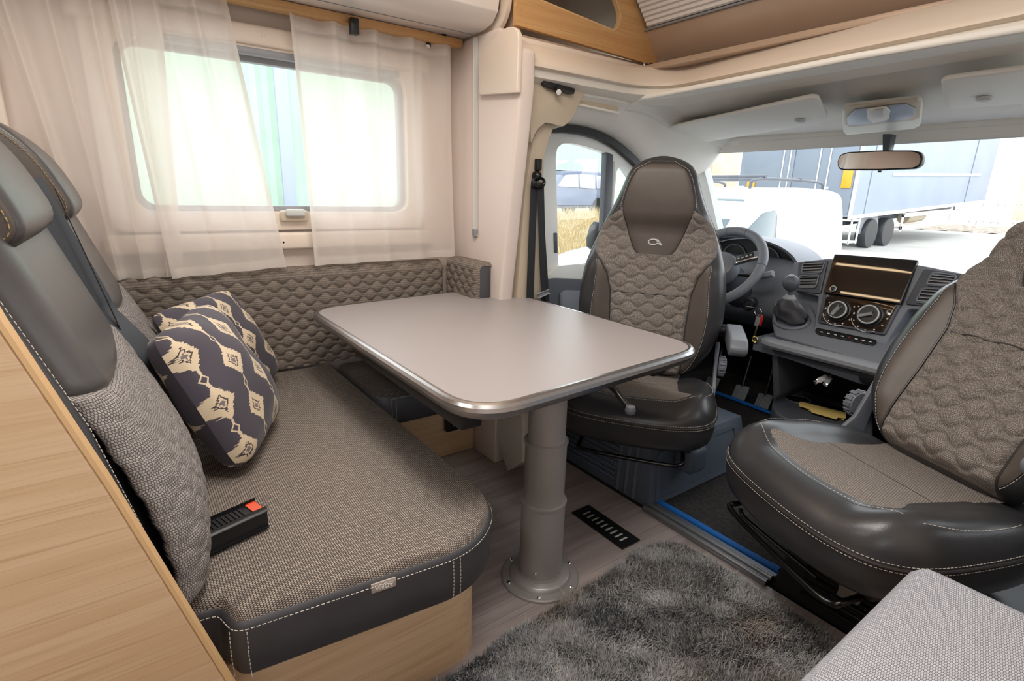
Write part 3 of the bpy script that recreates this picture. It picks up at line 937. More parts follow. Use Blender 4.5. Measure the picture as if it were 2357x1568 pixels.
# ------------------------------------------------------------------ quilted wall bolsters
def quilt_bolster(name, label, org, along, out, L, H, D, r=.035):
    """padded panel: starts at org, runs along, faces out; L long, H high, D deep"""
    t = thing(name, label, 'cushion', tuple(np.array(org) + np.array(along) * L / 2), group='quilted wall cushions')
    o = np.array(org, float); a = np.array(along, float); n = np.array(out, float)
    Hf = H - r; arc = r * math.pi / 2; tot = Hf + arc + (D - r)
    def pf(u, v):
        l = u * L; s = v * tot
        z = np.where(s < Hf, s, np.where(s < Hf + arc, Hf + r * np.sin((s - Hf) / r), H))
        d = np.where(s < Hf, D, np.where(s < Hf + arc, D - r + r * np.cos((s - Hf) / r), D - r - (s - Hf - arc)))
        q = quilt(l, s)
        q = q * np.clip((tot - s) / .08, 0, 1) * np.clip(np.minimum(l, L - l) / .012, 0.05, 1)
        nz = np.where(s < Hf, 0, np.where(s < Hf + arc, np.sin((s - Hf) / r), 1)); nd = np.where(s < Hf, 1, np.where(s < Hf + arc, np.cos((s - Hf) / r), 0))
        end = np.clip(1 - np.minimum(l, L - l) / .02, 0, 1) ** 2 * .014
        return o + np.outer(l, a) + np.outer(d + q * nd - end * nd, n) + np.outer(z + q * nz - end * nz, [0, 0, 1])
    gridmesh('quilted_cover', pf, int(L / .0052), int(tot / .0052), M['fabric_quilt'], t, uvf=lambda u, v: np.stack([u * L, v * tot], 1))
    lo = o + n * .001; hi = o + a * L + n * (D - .012) + np.array([0, 0, H - .012])
    box('pad_core', np.minimum(lo, hi) + np.array([0.002, .002, 0]), np.maximum(lo, hi) - np.array([.002, .002, 0]), M['leather_bench'], t, .006)
    return t
quilt_bolster('wall_cushion', 'long quilted brown wall cushion below the curtained window', (XL, -.1, .462), (0, 1, 0), (1, 0, 0), 1.37, .425, .09)
quilt_bolster('wall_cushion', 'short quilted brown corner cushion beside the bulkhead', (-2.326, YB, .462), (1, 0, 0), (0, -1, 0), .29, .445, .078)

# ------------------------------------------------------------------ side seat by the bulkhead
ss = thing('side_seat', 'small charcoal side seat under the table with an oak base', 'seat', (-2.1, 1.02, 0))
box('base_box', (-2.415, .66, 0), (-2.03, 1.355, .30), M['wood'], ss, .004)
so = round_poly([(-2.327, .712), (-1.86, .712), (-1.86, 1.352), (-2.327, 1.352)], [.02, .07, .02, .01], 6)
loft('leather_border', so, [(.01, .303), (0, .315), (-.003, .36), (0, .425), (.008, .432)], M['leather_bench'], ss, step=.02)
loft('fabric_top', so, [(.004, .428), (.006, .436), (.014, .446)], weave('dark_tweed', (40, 37, 36), (120, 112, 106), (96, 90, 86), 165, 165), ss, cap0=False, step=.02)
for dy in (.0, .018):
    stitch([(-1.8575, .775 + dy, .42), (-1.856, .775 + dy, .36), (-1.858, .775 + dy, .31)], M['thread'], ss)
stitch([(-1.857, y, .420) for y in np.linspace(.78, 1.3, 20)], M['thread'], ss)
c = Xp(1035, 972, -2.028)
box('latch', (c[0], c[1] - .03, c[2] - .035), (c[0] + .03, c[1] + .03, c[2] + .035), M['black'], ss, .004)
lathe('latch_knob', [(.006, 0), (.006, .012), (.003, .014)], c + np.array([.03, 0, 0]), M['chrome'], ss, (1, 0, 0), 12)
pf_ = thing('seat_end_panel', 'pale end panel and slanted foot beside the side seat', 'panel', (-1.85, 1.32, 0))
box('panel', (-2.02, 1.262, 0), (-1.842, 1.345, .30), M['cream'], pf_, .008)
slab('slanted_foot', round_poly([Yp(1168, 1085, 1.272), Yp(1141, 1003, 1.272), Yp(1143, 935, 1.272), Yp(1196, 925, 1.272), Yp(1204, 985, 1.272), Yp(1200, 1066, 1.272)], .012, 3), (0, .085, 0), M['creamlt'], pf_, .006)

# ------------------------------------------------------------------ dining table
TZ = .745
tb = thing('dining_table', 'taupe dining table with rounded aluminium edge on a telescopic pedestal', 'table', (-1.134, .969, 0))
to = round_poly([(-2.172, .566), (-.93, .578), (-.988, 1.520), (-2.275, 1.522)], [.13, .15, .14, .13], 9)
P2 = ccw(resample(to, .015))
loft('tabletop', inset2(P2, .010), [(.0, TZ - .028), (0, TZ - .0015), (.002, TZ)], M['tabletop'], tb, step=.015, angle=.5)
eprof = [(-.012, .001), (-.004, .0015), (.004, -.001), (.010, -.008), (.012, -.018), (.004, -.030), (-.004, -.040), (-.014, -.040)]
sweep('edge_trim', [(p[0], p[1], TZ) for p in P2], eprof, M['alu'], tb, closed=True, angle=.35)
tube('edge_seam', [(p[0], p[1], TZ - .0002) for p in inset2(P2, .0105)], .0012, M['dgrey'], tb, 6, True)
box('slide_frame', (-1.75, .60, TZ - .085), (-1.02, .66, TZ - .0285), M['black'], tb, .004)
box('slide_frame', (-1.75, 1.30, TZ - .075), (-1.02, 1.36, TZ - .0285), M['black'], tb, .004)
box('slide_plate', (-1.40, .80, TZ - .05), (-.985, 1.14, TZ - .0285), M['black'], tb, .004)
AX = np.array([-1.134, .969])
def rim_z(u, v, r):
    d = ray(u, v); dist = np.hypot(*AX) - r
    return CAMP[2] + d[2] * dist / np.hypot(d[0], d[1])
z_lm, z_mu = rim_z(1247, 1176, .0707), rim_z(1257, 1033, .0656)
lathe('floor_flange', [(.128, 0), (.128, .006), (.124, .010), (.102, .012), (.098, .022), (.093, .026), (.074, .028), (.072, .034)], (*AX, .0005), M['pedestal'], tb, n=48)
lathe('lower_tube', [(.0700, .01), (.0700, z_lm - .008), (.0735, z_lm - .006), (.0735, z_lm), (.066, z_lm + .001)], (*AX, 0), M['pedestal'], tb, n=48)
lathe('middle_tube', [(.0640, z_lm - .02), (.0640, z_mu - .008), (.0678, z_mu - .006), (.0678, z_mu), (.060, z_mu + .001)], (*AX, 0), M['pedestal'], tb, n=48)
lathe('upper_tube', [(.0575, z_mu - .02), (.0575, TZ - .045)], (*AX, 0), M['pedestal'], tb, n=48)
for k in range(6):
    a = math.radians(20 + 60 * k)
    lathe('screw', [(.007, 0), (.007, .003), (.004, .005)], (AX[0] + .114 * math.cos(a), AX[1] + .114 * math.sin(a), .011), M['chrome'], tb, n=10)
lathe('screw', [(.006, 0), (.006, .003), (.003, .005)], (AX[0] + .0695 * .62, AX[1] - .0695 * .785, .06), M['chrome'], tb, axis=(.62, -.785, 0), n=10)

# ------------------------------------------------------------------ scatter pillows
def pillow(name, label, B, R_, T, L, puff, cells, seed):
    B, R_, T, L = [np.array(q, float) for q in (B, R_, T, L)]
    n = np.cross(R_ - B, L - B); n /= np.linalg.norm(n)
    if n[1] < 0: n = -n
    rg = np.random.default_rng(seed); ph = rg.uniform(0, 6.28, 6)
    t = thing(name, label, 'pillow', tuple((B + R_) / 2), group='ikat scatter pillows')
    def side(sg):
        def pf(u, v):
            s, q = 2 * u - 1, 2 * v - 1
            # edges drawn in between the corners
            s2 = s * (1 - .05 * (1 - q ** 2)); q2 = q * (1 - .05 * (1 - s ** 2))
            U, Vv = (s2 + 1) / 2, (q2 + 1) / 2
            cf = 1 - .10 * s ** 4 * q ** 4; U = (s2 * cf + 1) / 2; Vv = (q2 * cf + 1) / 2
            base = np.outer((1 - U) * (1 - Vv), B) + np.outer(U * (1 - Vv), R_) + np.outer(U * Vv, T) + np.outer((1 - U) * Vv, L)
            h = puff * np.clip((1 - s ** 2), 0, 1) ** .36 * np.clip((1 - q ** 2), 0, 1) ** .36
            wr = .006 * np.sin(9 * U + 5 * Vv + ph[0]) + .005 * np.sin(14 * Vv - 6 * U + ph[1]) + .007 * np.sin(22 * U + ph[2]) * np.clip(np.abs(q) - .55, 0, 1)
            h = h + wr * np.clip(h / puff, 0, 1)
            return base + np.outer(h * sg, n)
        return pf
    gridmesh('front_cover', side(1), 48, 48, M['ikat'], t, uvf=lambda u, v: np.stack([.3 + u * cells[0], .2 + v * cells[1]], 1))
    gridmesh('back_cover', side(-1), 40, 40, M['ikat'], t, uvf=lambda u, v: np.stack([.1 + u * cells[0], .4 + v * cells[1]], 1))
    return t
pillow('scatter_pillow', 'plum and cream ikat pillow leaning in front on the bench', (-1.425, .165, .478), (-1.835, .355, .485), (-1.90, .17, .872), (-1.472, .012, .868), .092, (3.7, 2.8), 3)
pillow('scatter_pillow', 'plum and cream ikat pillow half hidden behind the other pillow', (-1.88, .215, .478), (-2.235, .455, .478), (-2.25, .295, .850), (-1.93, .018, .835), .065, (3.7, 2.8), 5)

# ------------------------------------------------------------------ curtains
rl = box('curtain_rail', (-2.345, -1.2, 1.842), (-2.285, 1.352, 1.8745), M['wood_dk'], None, .004)
tag(rl, 'honey oak curtain rail under the overhead cupboard', 'rail')
def curtain(name, label, top, bot, nf, amp, zt=1.841, x=-2.315, ph=0.0, seed=1):
    """top/bot: (y0,y1) at rail and hem, bottom heights in bot[2:4]"""
    t = thing(name, label, 'curtain', (x, (bot[0] + bot[1]) / 2, min(bot[2], bot[3])), group='sheer cabin curtains')
    rg = np.random.default_rng(seed); p2 = rg.uniform(0, 6.28, 4)
    def pf(u, v):
        ya = top[0] + (top[1] - top[0]) * u; yb = bot[0] + (bot[1] - bot[0]) * u
        zb = bot[2] + (bot[3] - bot[2]) * u
        z = zt + (zb - zt) * v
        y = ya + (yb - ya) * v
        f = np.sin(2 * np.pi * nf * u + ph + .5 * np.sin(2 * np.pi * u + p2[0])) * (1.0 - .35 * v) + .4 * np.sin(2 * np.pi * nf * 2.1 * u + p2[1]) * (1 - v)
        return np.stack([x + amp * f + .012 * np.sin(np.pi * v) * np.sin(3 * u + p2[2]), y + .008 * np.sin(2 * np.pi * nf * u + 1 + ph), z], 1)
    gridmesh('voile', pf, 90, 40, M['sheer'], t)
    gridmesh('bottom_hem', lambda u, v: pf(u, .965 + .035 * v) + np.array([.0018, 0, 0]), 90, 3, M['sheer'], t)
    gridmesh('side_hem', lambda u, v: pf(.035 * u, v) + np.array([.0018, 0, 0]), 4, 40, M['sheer'], t)
    gridmesh('side_hem', lambda u, v: pf(1 - .035 * u, v) + np.array([.0018, 0, 0]), 4, 40, M['sheer'], t)
    gridmesh('heading_tape', lambda u, v: pf(u, .05 * v) + np.array([.0018, 0, 0]), 90, 3, M['sheer'], t)
    return t
curtain('sheer_curtain', 'gathered sheer curtain at the rear side of the window', (-.24, .20), (-.12, .16, .885, .885), 4, .020, x=-2.325, seed=4)
curtain('sheer_curtain', 'sheer curtain drawn across the left half of the window', (.05, .395), (.118, .518, .882, .902), 3, .015, x=-2.300, ph=1.0, seed=5)
curtain('sheer_curtain', 'sheer curtain drawn over the right half of the window', (.61, 1.295), (.64, 1.315, .899, .909), 4, .018, x=-2.312, ph=2.0, seed=6)
tag(box('corner_strip', (XL + .001, -.30, .88), (XL + .03, -.245, 1.86), M['cream'], None, .008, 3), 'upright cream wall strip behind the gathered curtain', 'trim')

# ------------------------------------------------------------------ overhead cupboard and over cab shelf
oc = thing('overhead_cupboard', 'long overhead cupboard with glossy white underside and oak doors', 'cupboard', (-2.2, -.1, 1.875))
cp = [(-2.415, 1.876), (-2.13, 1.876), (-2.06, 1.89), (-2.02, 1.925), (-2.012, 1.965), (-2.012, 1.972), (-2.045, 1.972), (-2.05, 2.34), (-2.415, 2.34)]
slab('carcass', [(x, -1.65, z) for x, z in cp], (0, 3.01, 0), M['gloss_white'], oc, .004)
for k, (a, b) in enumerate(((-1.6, -.62), (-.60, .37), (.39, 1.35))):
    box('door', (-2.044, a, 1.975), (-2.02, b, 2.33), M['wood_dk'], oc, .004)
tube('underside_seam', [(-2.20, -1.6, 1.8755), (-2.20, 1.35, 1.8755)], .002, M['mgrey'], oc, 6)
c = Zp(1022, 80, 1.875)
lathe('push_lock', [(.012, 0), (.012, .004), (.006, .006)], c + np.array([0, 0, .001]), M['black'], oc, (0, 0, -1), 14)
ep = smooth_path([(-2.0, 1.39, 2.34), (-2.0, 1.39, 2.12), (-2.002, 1.39, 1.98), (-2.02, 1.39, 1.925), (-2.06, 1.39, 1.893), (-2.14, 1.39, 1.876), (-2.24, 1.39, 1.874), (-2.41, 1.39, 1.874)], 5)
sweep('end_profile', ep, [(-.027, -.012), (.027, -.012), (.027, .006), (.018, .013), (-.018, .013), (-.027, .006)], M['cream'], oc, up=(0, 1, 0))
bkt = box('curtain_clip', Xp(803, 80, -2.28), Xp(826, 42, -2.25), M['black'], None, .003)
tag(bkt, 'black clip hanging from the curtain rail', 'clip')
sp_ = thing('spot_lamp', 'small black spot lamp under the overhead cupboard', 'lamp', Zp(985, 88, 1.86))
c = Zp(985, 90, 1.862)
lathe('mount', [(.012, 0), (.012, .014)], c, M['black'], sp_, (0, 0, 1), 14)
lathe('barrel', [(.010, 0), (.013, .004), (.013, .034), (.010, .038)], c + np.array([.0, 0, -.002]), M['black'], sp_, (.45, -.25, -.85), 16)
lathe('lens', [(.010, 0), (.010, .003), (.004, .004)], c + np.array([.45, -.25, -.85]) * .037, M['white'], sp_, (.45, -.25, -.85), 16)

sh = thing('over_cab_shelf', 'honey oak over cab shelf with an oval cut out', 'shelf', (-2.1, 1.8, 1.84))
xs_ = -1.95
op = [Xp(1188, 57, xs_), Xp(1503, 150, xs_), Xp(1513, 148, xs_), Xp(1517, 126, xs_), Xp(1462, 0, xs_)]
s_dir = op[4] - op[3]
op.append(op[3] + s_dir * (2.33 - op[3][2]) / s_dir[2]); op.append(np.array([xs_, op[0][1], 2.33]))
op = round_poly(op, [.002, .01, .02, .02, .0, .0, .0], 4)
hole = round_poly([Xp(1226, -8, xs_), Xp(1418, 72, xs_), Xp(1432, 40, xs_), Xp(1404, -45, xs_), Xp(1215, -120, xs_)], [.05, .03, .06, .06, .06], 6)
slab('oak_front', op, (-.022, 0, 0), M['wood_dk'], sh, 0, holes=[hole], smooth=False)
sweep('cutout_edge', [q + np.array([-.011, 0, 0]) for q in hole], [(-.003, -.0115), (.003, -.0115), (.003, .0115), (-.003, .0115)], M['edgeband'], sh, closed=True, up=(1, 0, 0))
box('shelf_floor', (-2.40, 1.425, 1.835), (-1.976, 2.20, 1.85), M['brownpanel'], sh, .002)
box('shelf_back', (-2.40, 1.425, 1.85), (-2.385, 2.24, 2.36), M['brownpanel'], sh, .002)
box('shelf_end', (-2.40, 1.425, 1.85), (-1.976, 1.44, 2.33), M['brownpanel'], sh, .002)
box('front_rail', (-1.995, 1.425, 1.808), (-1.945, 2.20, 1.834), M['cream'], sh, .008, 3)
c = Xp(1500, 153, -1.96)
box('hinge_cap', (c[0] - .02, c[1] - .03, c[2] - .008), (c[0] + .012, c[1] + .012, c[2] + .012), M['black'], sh, .002)
# cord track on the bulkhead
ct = thing('cord_track', 'upright silver blind track on the bulkhead', 'track', (-2.175, YB, 1.01))
sweep('track', [(-2.185, YB - .007, 1.86), (-2.172, YB - .007, 1.02)], [(-.014, -.006), (.014, -.006), (.014, .004), (.008, .006), (-.008, .006), (-.014, .004)], M['lgrey'], ct, up=(0, -1, 0))
sweep('track_insert', [(-2.185, YB - .0145, 1.86), (-2.172, YB - .0145, 1.03)], [(-.004, -.001), (.004, -.001), (.004, .001), (-.004, .001)], M['creamlt'], ct, up=(0, -1, 0))
slab('end_cap', [(-2.172 + .015 * math.cos(a), YB - .016, 1.035 - .025 * abs(math.sin(a)) ** .8) for a in np.linspace(math.pi, 2 * math.pi, 10)] + [(-2.157, YB - .016, 1.05), (-2.187, YB - .016, 1.05)], (0, .0155, 0), M['mgrey'], ct, .002)
# ------------------------------------------------------------------ swivelled cab seats
def sstep(x): x = np.clip(x, 0, 1); return x * x * (3 - 2 * x)

def captain_chair(label, loc, rotz, recline, arm_side, qa=.0082):
    t = thing('captain_chair', label, 'seat', loc, rotz, group='swivelled cab seats')
    # ---- cushion
    out = smooth_path([(-.30, .20), (-.328, -.03), (-.305, -.215), (-.20, -.300), (0, -.322), (.20, -.300), (.305, -.215), (.328, -.03), (.30, .20), (.18, .265), (-.18, .265)], 8, True)
    P = ccw(resample(out, .02)); n = len(P)
    def H(x, y):
        ax_ = np.abs(x)
        b = .030 * sstep((ax_ - .15) / .11) * (1 - .5 * sstep((y - .10) / .15))
        return .462 + b + .020 * np.exp(-((y + .17) / .12) ** 2) - .018 * sstep((y - .0) / .2)
    rings = []
    for sc_, z in ((.80, .300), (.93, .304), (.975, .322), (.995, .36), (1.0, .395), (1.003, .408), (.999, .412)):
        rings.append(np.column_stack([P * sc_, np.full(n, z)]))
    for r_ in (.992, .975, .95, .91, .86, .8, .72, .62, .5, .38, .25, .12):
        q = P * r_
        k = 1 - r_ ** 9
        rings.append(np.column_stack([q, .412 + (H(q[:, 0], q[:, 1]) - .412) * np.clip(k * 1.15, 0, 1) ** .6]))
    V = np.vstack(rings); F = []
    for k in range(len(rings) - 1):
        for i in range(n):
            j = (i + 1) % n; F.append((k * n + i, k * n + j, (k + 1) * n + j, (k + 1) * n + i))
    F.append(tuple(range(n))[::-1]); F.append(tuple((len(rings) - 1) * n + i for i in range(n)))
    cu = mesh('seat_cushion', V, F, M['leather'], t, True, None, local=True)
    def topz(x, y):
        r_ = np.sqrt((x / .328) ** 2 + (y / .315) ** 2)
        return H(x, y)
    def fab(u, v):
        y0 = -.205; y1 = .262
        y = y0 + v * (y1 - y0)
        w = .172 + .085 * np.clip((-.02 - y) / .19, 0, 1) ** 1.6
        x = (2 * u - 1) * w
        y = y + .05 * (x / .25) ** 2 * (1 - v) ** 3 - .015 * (1 - v) ** 4
        return np.stack([x, y, H(x, y) + .004 - .006 * np.abs(2 * u - 1) ** 14 - .006 * (1 - v) ** 18], 1)
    gridmesh('fabric_insert', fab, 40, 44, M['fabric_seat'], cu, uvf='arc', local=True)
    us = np.linspace(0, 1, 40)
    fe = fab(us, np.zeros(40))
    stitch(fe + np.array([0, -.008, .004]), M['thread'], cu, local=True)
    crease = fab(us, np.full(40, .45)); 
    tube('crease', [q + np.array([0, 0, -.0005]) for q in crease], .0016, M['piping'], cu, 6, local=True)
    for zz, ins in ((.418, .0005), (.402, -.0035)):
        Q = inset2(P, ins)
        stitch([(q[0], q[1], zz) for q in np.vstack([Q, Q[:1]])], M['thread'], cu, local=True)
    tube('piping', [(q[0], q[1], .410) for q in inset2(P, -.002)], .0035, M['piping'], cu, 6, True, local=True)
    # side bolster seams
    for s in (-1, 1):
        sp = smooth_path([(s * .275, -.155), (s * .30, -.09), (s * .303, .02), (s * .28, .13), (s * .23, .20)], 8)
        stitch([(q[0], q[1], H(np.array(q[0]), np.array(q[1])) * 1.0 + .0005 - .012) for q in sp], M['thread'], cu, local=True)
        sv = smooth_path([(s * .255, -.165), (s * .285, -.205), (s * .302, -.225)], 6)
        tube('seam', [(q[0], q[1], .475 - .11 * k_ ** 2) for q, k_ in zip(sv, np.linspace(0, .72, len(sv)))], .0016, M['piping'], cu, 6, local=True)
    # ---- backrest
    Lb = .985
    cr, sr = math.cos(recline), math.sin(recline)
    o = np.array([0, .215, .445])
    def to(x, tt, d):
        """x across, tt along the back (0..1), d forward"""
        return np.stack([x + 0 * tt, o[1] + tt * Lb * sr - d * cr, o[2] + tt * Lb * cr + d * sr], -1)
    tw = [0, .02, .06, .12, .2, .3, .42, .52, .6, .67, .73, .79, .86, .92, .96, .985, 1.0]
    ww = [.15, .20, .235, .275, .312, .328, .325, .308, .285, .258, .228, .196, .168, .148, .124, .09, .03]
    def Wd(tt): return np.interp(tt, tw, ww)
    ts = np.concatenate([np.linspace(0, .08, 8), np.linspace(.1, .9, 54), np.linspace(.91, 1.0, 18)])
    ws = Wd(ts); ws = np.convolve(np.pad(ws, 2, mode='edge'), [.1, .2, .4, .2, .1], 'valid'); ws[0] = .14; ws[-1] = .02
    def Wf(tt): return np.interp(tt, ts, ws)
    def D(x, tt):
        w = Wf(tt)
        r_ = np.abs(x) / np.maximum(w, 1e-4)
        bol = .040 * sstep((np.abs(x) - .13) / .12) * sstep((tt - .02) / .12) * (1 - sstep((tt - .50) / .14))
        lum = .018 * np.exp(-((tt - .22) / .16) ** 2) * (1 - np.clip(np.abs(x) / .2, 0, 1) ** 2)
        head = .030 * sstep((tt - .66) / .1) + .018 * np.sin(np.clip((tt - .70) / .3, 0, 1) * np.pi)
        edge = .075 * (1 - np.sqrt(np.clip(1 - np.clip((r_ - .70) / .30, 0, 1) ** 2, 0, 1)))
        tope = .05 * np.clip((tt - .93) / .07, 0, 1) ** 2
        bote = .05 * np.clip((.06 - tt) / .06, 0, 1) ** 2
        return .052 + bol + lum + head - edge - tope - bote
    def front(u, v):
        tt = np.interp(v, np.linspace(0, 1, len(ts)), ts)
        w = Wf(tt); s = 2 * u - 1
        x = np.sign(s) * (1 - (1 - np.abs(s)) ** 1.3) * w
        return to(x, tt, D(x, tt))
    ol = [(w_, t_) for t_, w_ in zip(ts, ws)] + [(-w_, t_) for t_, w_ in zip(ts[::-1], ws[::-1])]
    bk = gridmesh('backrest', front, 60, 110, M['leather'], t, local=True)
    Pb = [np.array(q) * np.array([1, Lb]) for q in ol]
    loft('back_shell', Pb, [(0, -.022), (-.004, -.05), (0, -.085), (.03, -.105), (.06, -.11)], M['leather'], bk,
         to3=lambda p, h: to(p[:, 0], p[:, 1] / Lb, np.full(len(p), h)), cap0=False, step=.025, local=True)
    # suede headrest panel
    t0, t1 = .575, .962
    def hw(tt): return np.interp(tt, [.575, .60, .66, .74, .785, .84, .9, .94, .962], [.075, .092, .116, .142, .150, .140, .122, .100, .060])
    def suede(u, v):
        tt = t0 + v * (t1 - t0); x = (2 * u - 1) * hw(tt)
        return to(x, tt, D(x, tt) + .0045 - .004 * np.abs(2 * u - 1) ** 12)
    gridmesh('headrest_panel', suede, 30, 60, M['leather_br'], bk, local=True)
    sp = [suede(np.array([0.0]), np.array([v]))[0] for v in np.linspace(0, 1, 40)]; sq = [suede(np.array([1.0]), np.array([v]))[0] for v in np.linspace(1, 0, 40)]
    tube('piping', sp + sq, .0032, M['piping'], bk, 6, True, local=True)
    stl = [to(np.array(-hw(a) - .008), np.array(a), np.array(D(np.array(-hw(a) - .008), np.array(a)) + .002)) for a in np.linspace(.74, .962, 30)]
    stl += [to(np.array(x), np.array(.975), np.array(D(np.array(x), np.array(.975)) + .003)) for x in np.linspace(-.05, .05, 10)]
    stl += [to(np.array(hw(a) + .008), np.array(a), np.array(D(np.array(hw(a) + .008), np.array(a)) + .002)) for a in np.linspace(.962, .74, 30)]
    stitch(stl, M['thread'], bk, local=True)
    # fabric: lower panel and the two shoulders, one cloth
    def fw(tt): return np.interp(tt, [0, .1, .25, .4, .48, .53, .575], [.165, .168, .168, .176, .196, .225, .262])
    def fabl(u, v):
        tt = .012 + v * (.575 - .012); x = (2 * u - 1) * fw(tt)
        e = np.clip(np.minimum(np.minimum(u, 1 - u) * 30, v * 25), 0, 1)
        return to(x, tt, D(x, tt) + .003 + quilt(x, tt * Lb, .092, .042, amp=qa) * e - .004 * (1 - e))
    gridmesh('quilted_panel', fabl, 84, 126, M['fabric_seat'], bk, uvf='arc', local=True)
    for s in (-1, 1):
        def shl(u, v, s=s):
            tt = .575 + v * (.775 - .575)
            xo = np.minimum(np.interp(tt, [.575, .62, .68, .775], [.262, .268, .248, .206]), Wf(tt) - .004); xi = hw(tt)
            xo = np.maximum(xo * (1 - .30 * np.clip((v - .6) / .4, 0, 1) ** 2), xi + .002)
            x = s * (xi + u * (xo - xi))
            e = np.clip(np.minimum(np.minimum(u * 14, (1 - u) * 14), 1), 0, 1)
            return to(x, tt, D(x, tt) + .003 + quilt(x, tt * Lb, .092, .042, amp=qa) * e - .003 * (1 - e))
        gridmesh('quilted_shoulder', shl, 34, 46, M['fabric_seat'], bk, uvf='arc', local=True)
        # bolster panel with seam
        def bol(u, v, s=s):
            tt = .03 + v * (.545 - .03); xi = fw(tt) + .002
            xo = xi + .075 * np.sin(np.pi * v) ** .7 + .003
            x = s * (xi + u * (xo - xi))
            return to(x, tt, D(x, tt) + .003)
        gridmesh('bolster_panel', bol, 10, 50, M['leather_br'], bk, local=True)
        sm = [bol(np.array([1.0]), np.array([v]))[0] for v in np.linspace(0, 1, 50)]
        stitch([q + np.array([s * .004, 0, 0]) for q in sm], M['thread'], bk, local=True)
        se = [bol(np.array([0.0]), np.array([v]))[0] for v in np.linspace(0, 1, 50)]
        tube('piping', se, .003, M['piping'], bk, 6, local=True)
        so_ = [to(np.array(s * (Wf(a) * .985)), np.array(a), np.array(-.002)) for a in np.linspace(.06, .95, 80)]
        stitch(so_, M['thread'], bk, local=True)
        tube('piping', [to(np.array(s * (Wf(a) * .998)), np.array(a), np.array(-.016)) for a in np.linspace(.03, .97, 80)], .003, M['piping'], bk, 6, local=True)
    cr_ = [fabl(np.array([u]), np.array([.68]))[0] for u in np.linspace(.02, .98, 30)]
    tube('crease', cr_, .0022, M['piping'], bk, 6, local=True)
    # embroidered emblem
    em = []
    ec = .628
    def ep(x, y): return to(np.array(x), np.array(ec + y / Lb), np.array(D(np.array(x), np.array(ec + y / Lb)) + .0062))
    ring_ = [ep(-.008 + .020 * math.cos(a), .012 * math.sin(a)) for a in np.linspace(.1, 2 * math.pi - .9, 20)]
    ring_ += [ep(.012, -.004), ep(.030, -.0125)]
    tube('emblem', ring_ , .0034, M['lgrey'], bk, 6, local=True)
    tube('emblem', [ep(-.002, .012), ep(.012, .010), ep(.020, .0), ep(.031, -.013)], .0034, M['lgrey'], bk, 6, local=True)
    # recliner bracket, knob
    for s in (-1, 1):
        slab('recliner_bracket', [(s * .318, .19, .36), (s * .318, .29, .36), (s * .318, .345, .60), (s * .318, .315, .61), (s * .318, .255, .47), (s * .318, .20, .42)], (s * .016, 0, 0), M['dgrey2'], t, .004, local=True)
        kn = lathe('recliner_knob', [(.040, 0), (.044, .006), (.044, .026), (.036, .034), (.02, .036)], (s * .336, .285, .505), M['dgrey2'], t, (s, 0, 0), 24, local=True)
        for k in range(12):
            a = 2 * math.pi * k / 12
            obox('grip_rib', (s * .352, .285 + .0445 * math.cos(a), .505 + .0445 * math.sin(a)), ((1, 0, 0), (0, math.cos(a), math.sin(a)), (0, -math.sin(a), math.cos(a))), (.011, .003, .006), M['dgrey2'], kn, .002, 1, local=True)
    # armrest
    s = arm_side
    ao = [(0.05, .0), (.06, .03), (.0, .055), (-.20, .06), (-.30, .055), (-.335, .03), (-.325, .0), (-.28, -.02), (-.02, -.02)]
    slab('armrest', round_poly([(s * .345, .28 + a, .655 + b) for a, b in ao], .012, 3), (s * .07, 0, 0), M['dgrey2'], t, .012, 3, local=True)
    lathe('armrest_hinge', [(.028, 0), (.028, .03)], (s * .318, .31, .67), M['black'], t, (s, 0, 0), 20, local=True)
    # swivel plate and lever bar under the cushion
    box('seat_pan', (-.24, -.20, .262), (.24, .24, .302), M['black'], t, .008, local=True)
    lathe('swivel_plate', [(.20, .246), (.20, .262)], (0, .02, 0), M['blackm'], t, n=32, local=True)
    tube('slide_bar', smooth_path([(-.19, -.05, .275), (-.20, -.24, .262), (-.17, -.285, .25), (.13, -.285, .242), (.20, -.27, .242), (.215, -.24, .255), (.20, -.05, .275)], 5), .0085, M['blackm'], t, 10, local=True)
    return t
captain_chair('swivelled driver seat behind the dining table', (-1.405, 1.70, 0), math.radians(36), math.radians(3), 1).scale = (.968, .968, .968)
captain_chair('swivelled passenger seat at the right beside the grey bench', (-.495, 1.655, 0), math.radians(-23.5), math.radians(32), 1, .0135).scale = (1.035, 1.035, 1.035)

